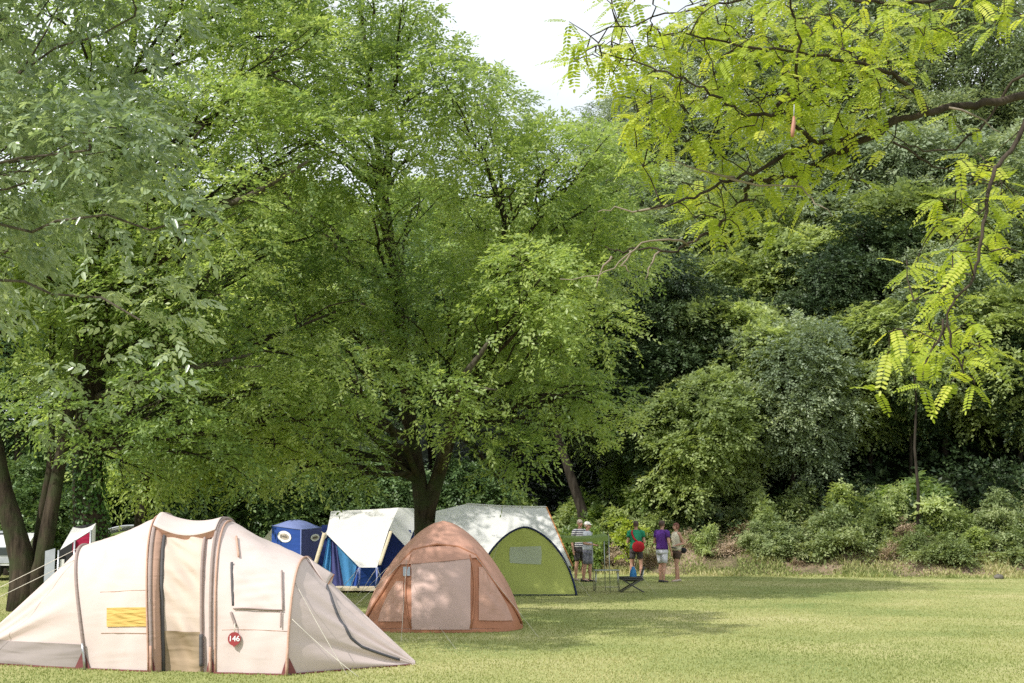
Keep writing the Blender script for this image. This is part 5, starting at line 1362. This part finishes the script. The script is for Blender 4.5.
def person(label, loc, face, H, arms, legs, shirt, shorts, shoe, hair, cap=None, head_yaw=0, fem=False, hair_style='short', sleeve=.5, short_len=.52, group='people standing on the lawn', lean=0):
    """local frame: the figure looks along -Y, feet at z=0"""
    t = thing('person', label, 'person', (0, 0, 0), group)
    k = H / 1.74
    sw = .17 if fem else .19; hw = .095
    S = lambda x, y, z: Vector((x * k, (y + lean * z / 1.4) * k, z * k))
    b = MB()
    hip = S(0, 0, .95)
    # trunk
    for z, rx, ry, y in ((.90, .155, .115, .0), (.98, .160, .115, .0), (1.08, .138, .100, -.005), (1.18, .145, .105, -.01), (1.28, .160, .112, -.01), (1.36, .150, .095, 0)):
        b.ellipsoid(S(0, y, z), (rx * k * (.92 if fem else 1), ry * k, .10 * k))
    cap_(b, S(-sw + .02, 0, 1.415), S(sw - .02, 0, 1.415), .058 * k, .058 * k)
    cap_(b, S(0, .01, 1.40), S(0, -.01, 1.53), .058 * k, .050 * k)
    # head
    hy = Matrix.Rotation(head_yaw, 3, 'Z'); hc = S(0, -.015, 1.635)
    Hh = lambda x, y, z: hc + hy @ Vector((x * k, y * k, z * k))
    b.ellipsoid(hc + hy @ Vector((0, .012 * k, .02 * k)), (.074 * k, .092 * k, .092 * k))
    b.ellipsoid(Hh(0, -.022, -.045), (.056 * k, .066 * k, .068 * k))
    cap_(b, Hh(0, -.088, .012), Hh(0, -.104, -.022), .008 * k, .014 * k, 8)
    for sx in (-1, 1): b.ellipsoid(Hh(.076 * sx, .012, -.005), (.012 * k, .022 * k, .034 * k), 10, 8)
    # arms: per side (elbow offset, wrist offset) from the shoulder
    hands = []
    for sx, (eo, wo) in zip((-1, 1), arms):
        s = S(sx * sw, 0, 1.40); e = s + Vector(eo) * k; w = s + Vector(wo) * k
        cap_(b, s, e, .047 * k, .038 * k); cap_(b, e, w, .038 * k, .026 * k)
        d = (w - e).normalized(); side = Vector((0, 1, 0)) if abs(d.y) < .7 else Vector((1, 0, 0)); side = (side - d * side.dot(d)).normalized(); nn = d.cross(side)
        p = w + d * .045 * k
        b.ellipsoid(p, (.04 * k, .022 * k, .045 * k), 12, 8, Matrix((side, nn, d)).transposed())
        for f, (off, ln) in enumerate(((-.027, .062), (-.009, .072), (.010, .068), (.027, .052))):
            q = w + d * .075 * k + side * off * k
            cap_(b, q, q + d * ln * .6 * k, .0095 * k, .009 * k, 8); q2 = q + d * ln * .6 * k
            cap_(b, q2, q2 + (d * .7 + nn * .6) * ln * .5 * k, .009 * k, .0075 * k, 8)
        cap_(b, w + d * .03 * k - side * .03 * k, w + d * .07 * k - side * .062 * k, .012 * k, .009 * k, 8)
        hands.append(w)
    # legs: (knee, ankle) positions
    for sx, (kn, an, toe) in zip((-1, 1), legs):
        h = S(sx * hw, 0, .92); kn = Vector(kn) * k; an = Vector(an) * k
        cap_(b, h, kn, .083 * k, .054 * k); cap_(b, kn, kn.lerp(an, .35) + Vector((0, .012 * k, 0)), .052 * k, .056 * k); cap_(b, kn.lerp(an, .35) + Vector((0, .01 * k, 0)), an, .054 * k, .036 * k)
        td = Vector(toe).normalized(); td.z = 0
        fz = .035 * k
        cap_(b, Vector((an.x, an.y, fz)) - td * .05 * k, Vector((an.x, an.y, fz * .8)) + td * .16 * k, .034 * k, .028 * k)
    fused(b, 'body', 'skin', t)
    # face
    for sx in (-1, 1):
        MB().ellipsoid(Hh(.028 * sx, -.078, .014), (.011 * k, .008 * k, .007 * k), 10, 8).build('eye', 'eye', t)
        MB().tube([Hh(.045 * sx, -.074, .034), Hh(.016 * sx, -.083, .035)], .004 * k, 5).build('eyebrow', 'hair_brown', t)
    MB().ellipsoid(Hh(0, -.083, -.055), (.022 * k, .008 * k, .006 * k), 10, 6).build('mouth', 'mouth', t)
    # hair: shell over the skull, open at the face
    hm_ = MB()
    def hr(i, j):
        a = 2 * PI * i; low = -.045 if math.cos(a - PI / 2) > -.35 else .055
        if hair_style == 'bob': low = -.085 if math.cos(a - PI / 2) > -.45 else .05
        if hair_style == 'bald': low = -.03 if math.cos(a - PI / 2) > .0 else .02
        z0 = .115; z = z0 + (low - z0) * j
        rr = math.sqrt(max(0, 1 - ((z - .02) / .100) ** 2)) if z > .02 else 1 - .10 * ((.02 - z) / .1)
        g = 1.07 + .05 * math.sin(a * 9 + j * 7)
        if hair_style == 'bald': g = 1.02
        return Hh(.078 * rr * g * math.cos(a), .012 + .096 * rr * g * math.sin(a), z)
    hm_.grid(hr, 36, 10).build('hair', hair, t)
    # shirt
    sm = MB(); g = 1.10
    fr_ = .93 if fem else 1.0
    rings = [ell(S(0, 0, z), rx * k * g * fr_, ry * k * g) for z, rx, ry in ((.925, .172, .128), (1.0, .168, .125), (1.10, .152, .115), (1.20, .158, .120), (1.30, .176, .124), (1.38, .182, .108), (1.43, .150, .085), (1.465, .085, .068), (1.48, .066, .060))]
    sm.loft(rings, False)
    for sx, (eo, wo) in zip((-1, 1), arms):
        s = S(sx * (sw - .085), 0, 1.402); e = S(sx * sw, 0, 1.40) + Vector(eo) * k
        if sleeve > 0:
            s2 = S(sx * sw, 0, 1.402); q = s2.lerp(e, sleeve)
            sm.tube([s, s.lerp(s2, .6) + Vector((0, 0, .006 * k)), s2 + Vector((sx * .004, 0, -.004)) * k, s2.lerp(q, .4), q], [.066 * k, .074 * k, .074 * k, .068 * k, .066 * k], 18, False)
    sm.build('shirt', shirt, t, thick=.004)
    # shorts
    pm = MB()
    pm.loft([ell(S(0, 0, z), rx * k * fr_ * 1.02, ry * k) for z, rx, ry in ((.80, .185, .135), (.86, .188, .138), (.93, .178, .130), (1.01, .166, .124))], False)
    for sx, (kn, an, toe) in zip((-1, 1), legs):
        h = S(sx * hw * .95, 0, .88); q = h.lerp(Vector(kn) * k, (.88 * 1 - short_len) / .42 if False else short_len * 1.55)
        open_tube(pm, h, q, .100 * k, (.082 if not fem else .078) * k)
    pm.build('shorts', shorts, t, thick=.004)
    # shoes
    for sx, (kn, an, toe) in zip((-1, 1), legs):
        an = Vector(an) * k; td = Vector(toe).normalized(); td.z = 0
        s = MB(); sd = Vector((-td.y, td.x, 0))
        rr = [(-.085, .030, .05), (-.06, .042, .075), (0, .043, .07), (.07, .046, .055), (.14, .046, .045), (.18, .036, .035), (.20, .015, .02)]
        s.loft([[Vector((an.x, an.y, 0)) + td * x * k + sd * (w * k * math.cos(2 * PI * q / 12)) + Vector((0, 0, h * k * .5 * (1 + math.sin(2 * PI * q / 12)))) for q in range(12)] for x, w, h in rr])
        s.build('shoe', shoe, t)
    if cap:
        cmb = MB()
        cmb.grid(lambda i, j: Hh(.086 * math.cos(PI / 2 * (1 - j)) * math.cos(2 * PI * i), .012 + .104 * math.cos(PI / 2 * (1 - j)) * math.sin(2 * PI * i), .035 + .09 * math.sin(PI / 2 * (1 - j))), 28, 8)
        cmb.grid(lambda i, j: Hh(.075 * (2 * i - 1), -.07 - .09 * j * math.sqrt(max(0, 1 - (2 * i - 1) ** 2 * .8)), .042 - .015 * j), 10, 4)
        cmb.build('cap', cap, t)
    t.location = loc; t.rotation_euler.z = face
    return t
hang = lambda sx, f=.05, out=.07: ((sx * out, .03, -.29), (sx * (out + .0), -f, -.54))
bentm = lambda sx, up=.0: ((sx * .06, .02, -.28), (sx * -.10, -.22, -.22 + up))
leg = lambda sx, y=0, x=.10, tx=.15: ((sx * x, y * .6 - .01, .49), (sx * (x + .005), y + .02, .075), (sx * tx, -1, 0))
pose2 = lambda y=0.0, x=.105: (leg(-1, y, x), leg(1, -y, x))
yp = 41.5
gp = lambda u, Y: Vector((P(u, 580, Y).x, Y, 0))
person('person in a striped top and dark shorts standing behind the person in a white cap', gp(580.0, 42.3), R(35), 1.80, (hang(-1, .03), hang(1, .03)), pose2(.04), 'shirt_stripe', 'shorts_dark', 'shoe_pale', 'hair_grey', hair_style='bald')
person('person in a white cap, pale top and checked knee shorts beside the green awning', gp(587.5, 41.4), R(70), 1.73, (bentm(-1, -.1), bentm(1, -.12)), pose2(.07), 'shirt_pale', 'shorts_check', 'shoe_dark', 'hair_grey', cap='cap_white', short_len=.60, hair_style='bald')
pg = gp(636.5, 42.2)
person('person in a green top with a red bag slung across the back, seen from behind', pg, R(172), 1.76, (bentm(-1), bentm(1, .05)), (leg(-1, .0, .14), leg(1, 0, .14)), 'shirt_green', 'shorts_dark', 'shoe_dark', 'hair_brown', short_len=.40)
person('person in a purple shirt and white knee shorts, turned away to the right', gp(662.5, 41.0), R(138), 1.77, (hang(-1, .08), bentm(1)), pose2(.06, .09), 'shirt_purple', 'shorts_white', 'shoe_dark', 'hair_brown', short_len=.55)
pw = gp(677.0, 41.6)
person('person in a sleeveless cream top and brown shorts with short auburn hair', pw, R(-62), 1.70, (bentm(-1, .10), ((.05, .10, -.27), (.02, -.14, -.32))), pose2(.10, .085), 'top_cream', 'shorts_brown', 'shoe_pale', 'hair_red', fem=True, hair_style='bob', sleeve=0, short_len=.34)
# red bag on the green-topped person's back, strap over the left shoulder
rb = thing('shoulder_bag', 'red shoulder bag hanging low on the back of the person in the green top', 'bag', pg)
bx_, by_, bz_ = pg.x + .05, pg.y - .19, 1.0
m = MB(); m.loft([[Vector((bx_ + w * math.cos(2 * PI * k / 20), by_ + .055 * r * math.sin(2 * PI * k / 20), bz_ + z)) for k in range(20)] for z, w, r in ((-.15, .08, .5), (-.12, .15, 1), (0, .19, 1.1), (.10, .16, .9), (.16, .07, .5))]).build('pouch', 'bag_red', rb)
MB().tube([Vector((pg.x - .11, pg.y - .02, 1.475)), Vector((pg.x - .14, pg.y - .13, 1.40)), Vector((pg.x - .08, pg.y - .165, 1.25)), Vector((bx_ - .02, by_ + .01, bz_ + .14))], .026, 8).build('strap', 'bag_red', rb)
wb = thing('waist_bag', 'small black waist bag on the hip of the person in the cream top', 'bag', pw)
MB().ellipsoid(Vector((pw.x + .20, pw.y - .02, .90)), (.10, .08, .085), 16, 10).build('pouch', 'bag_black', wb)
MB().tube([Vector((pw.x + .175 * math.cos(a), pw.y + .15 * math.sin(a), .965 - .03 * math.cos(a))) for a in [2 * PI * k / 24 for k in range(25)]], .014, 6, False).build('belt', 'bag_black', wb)
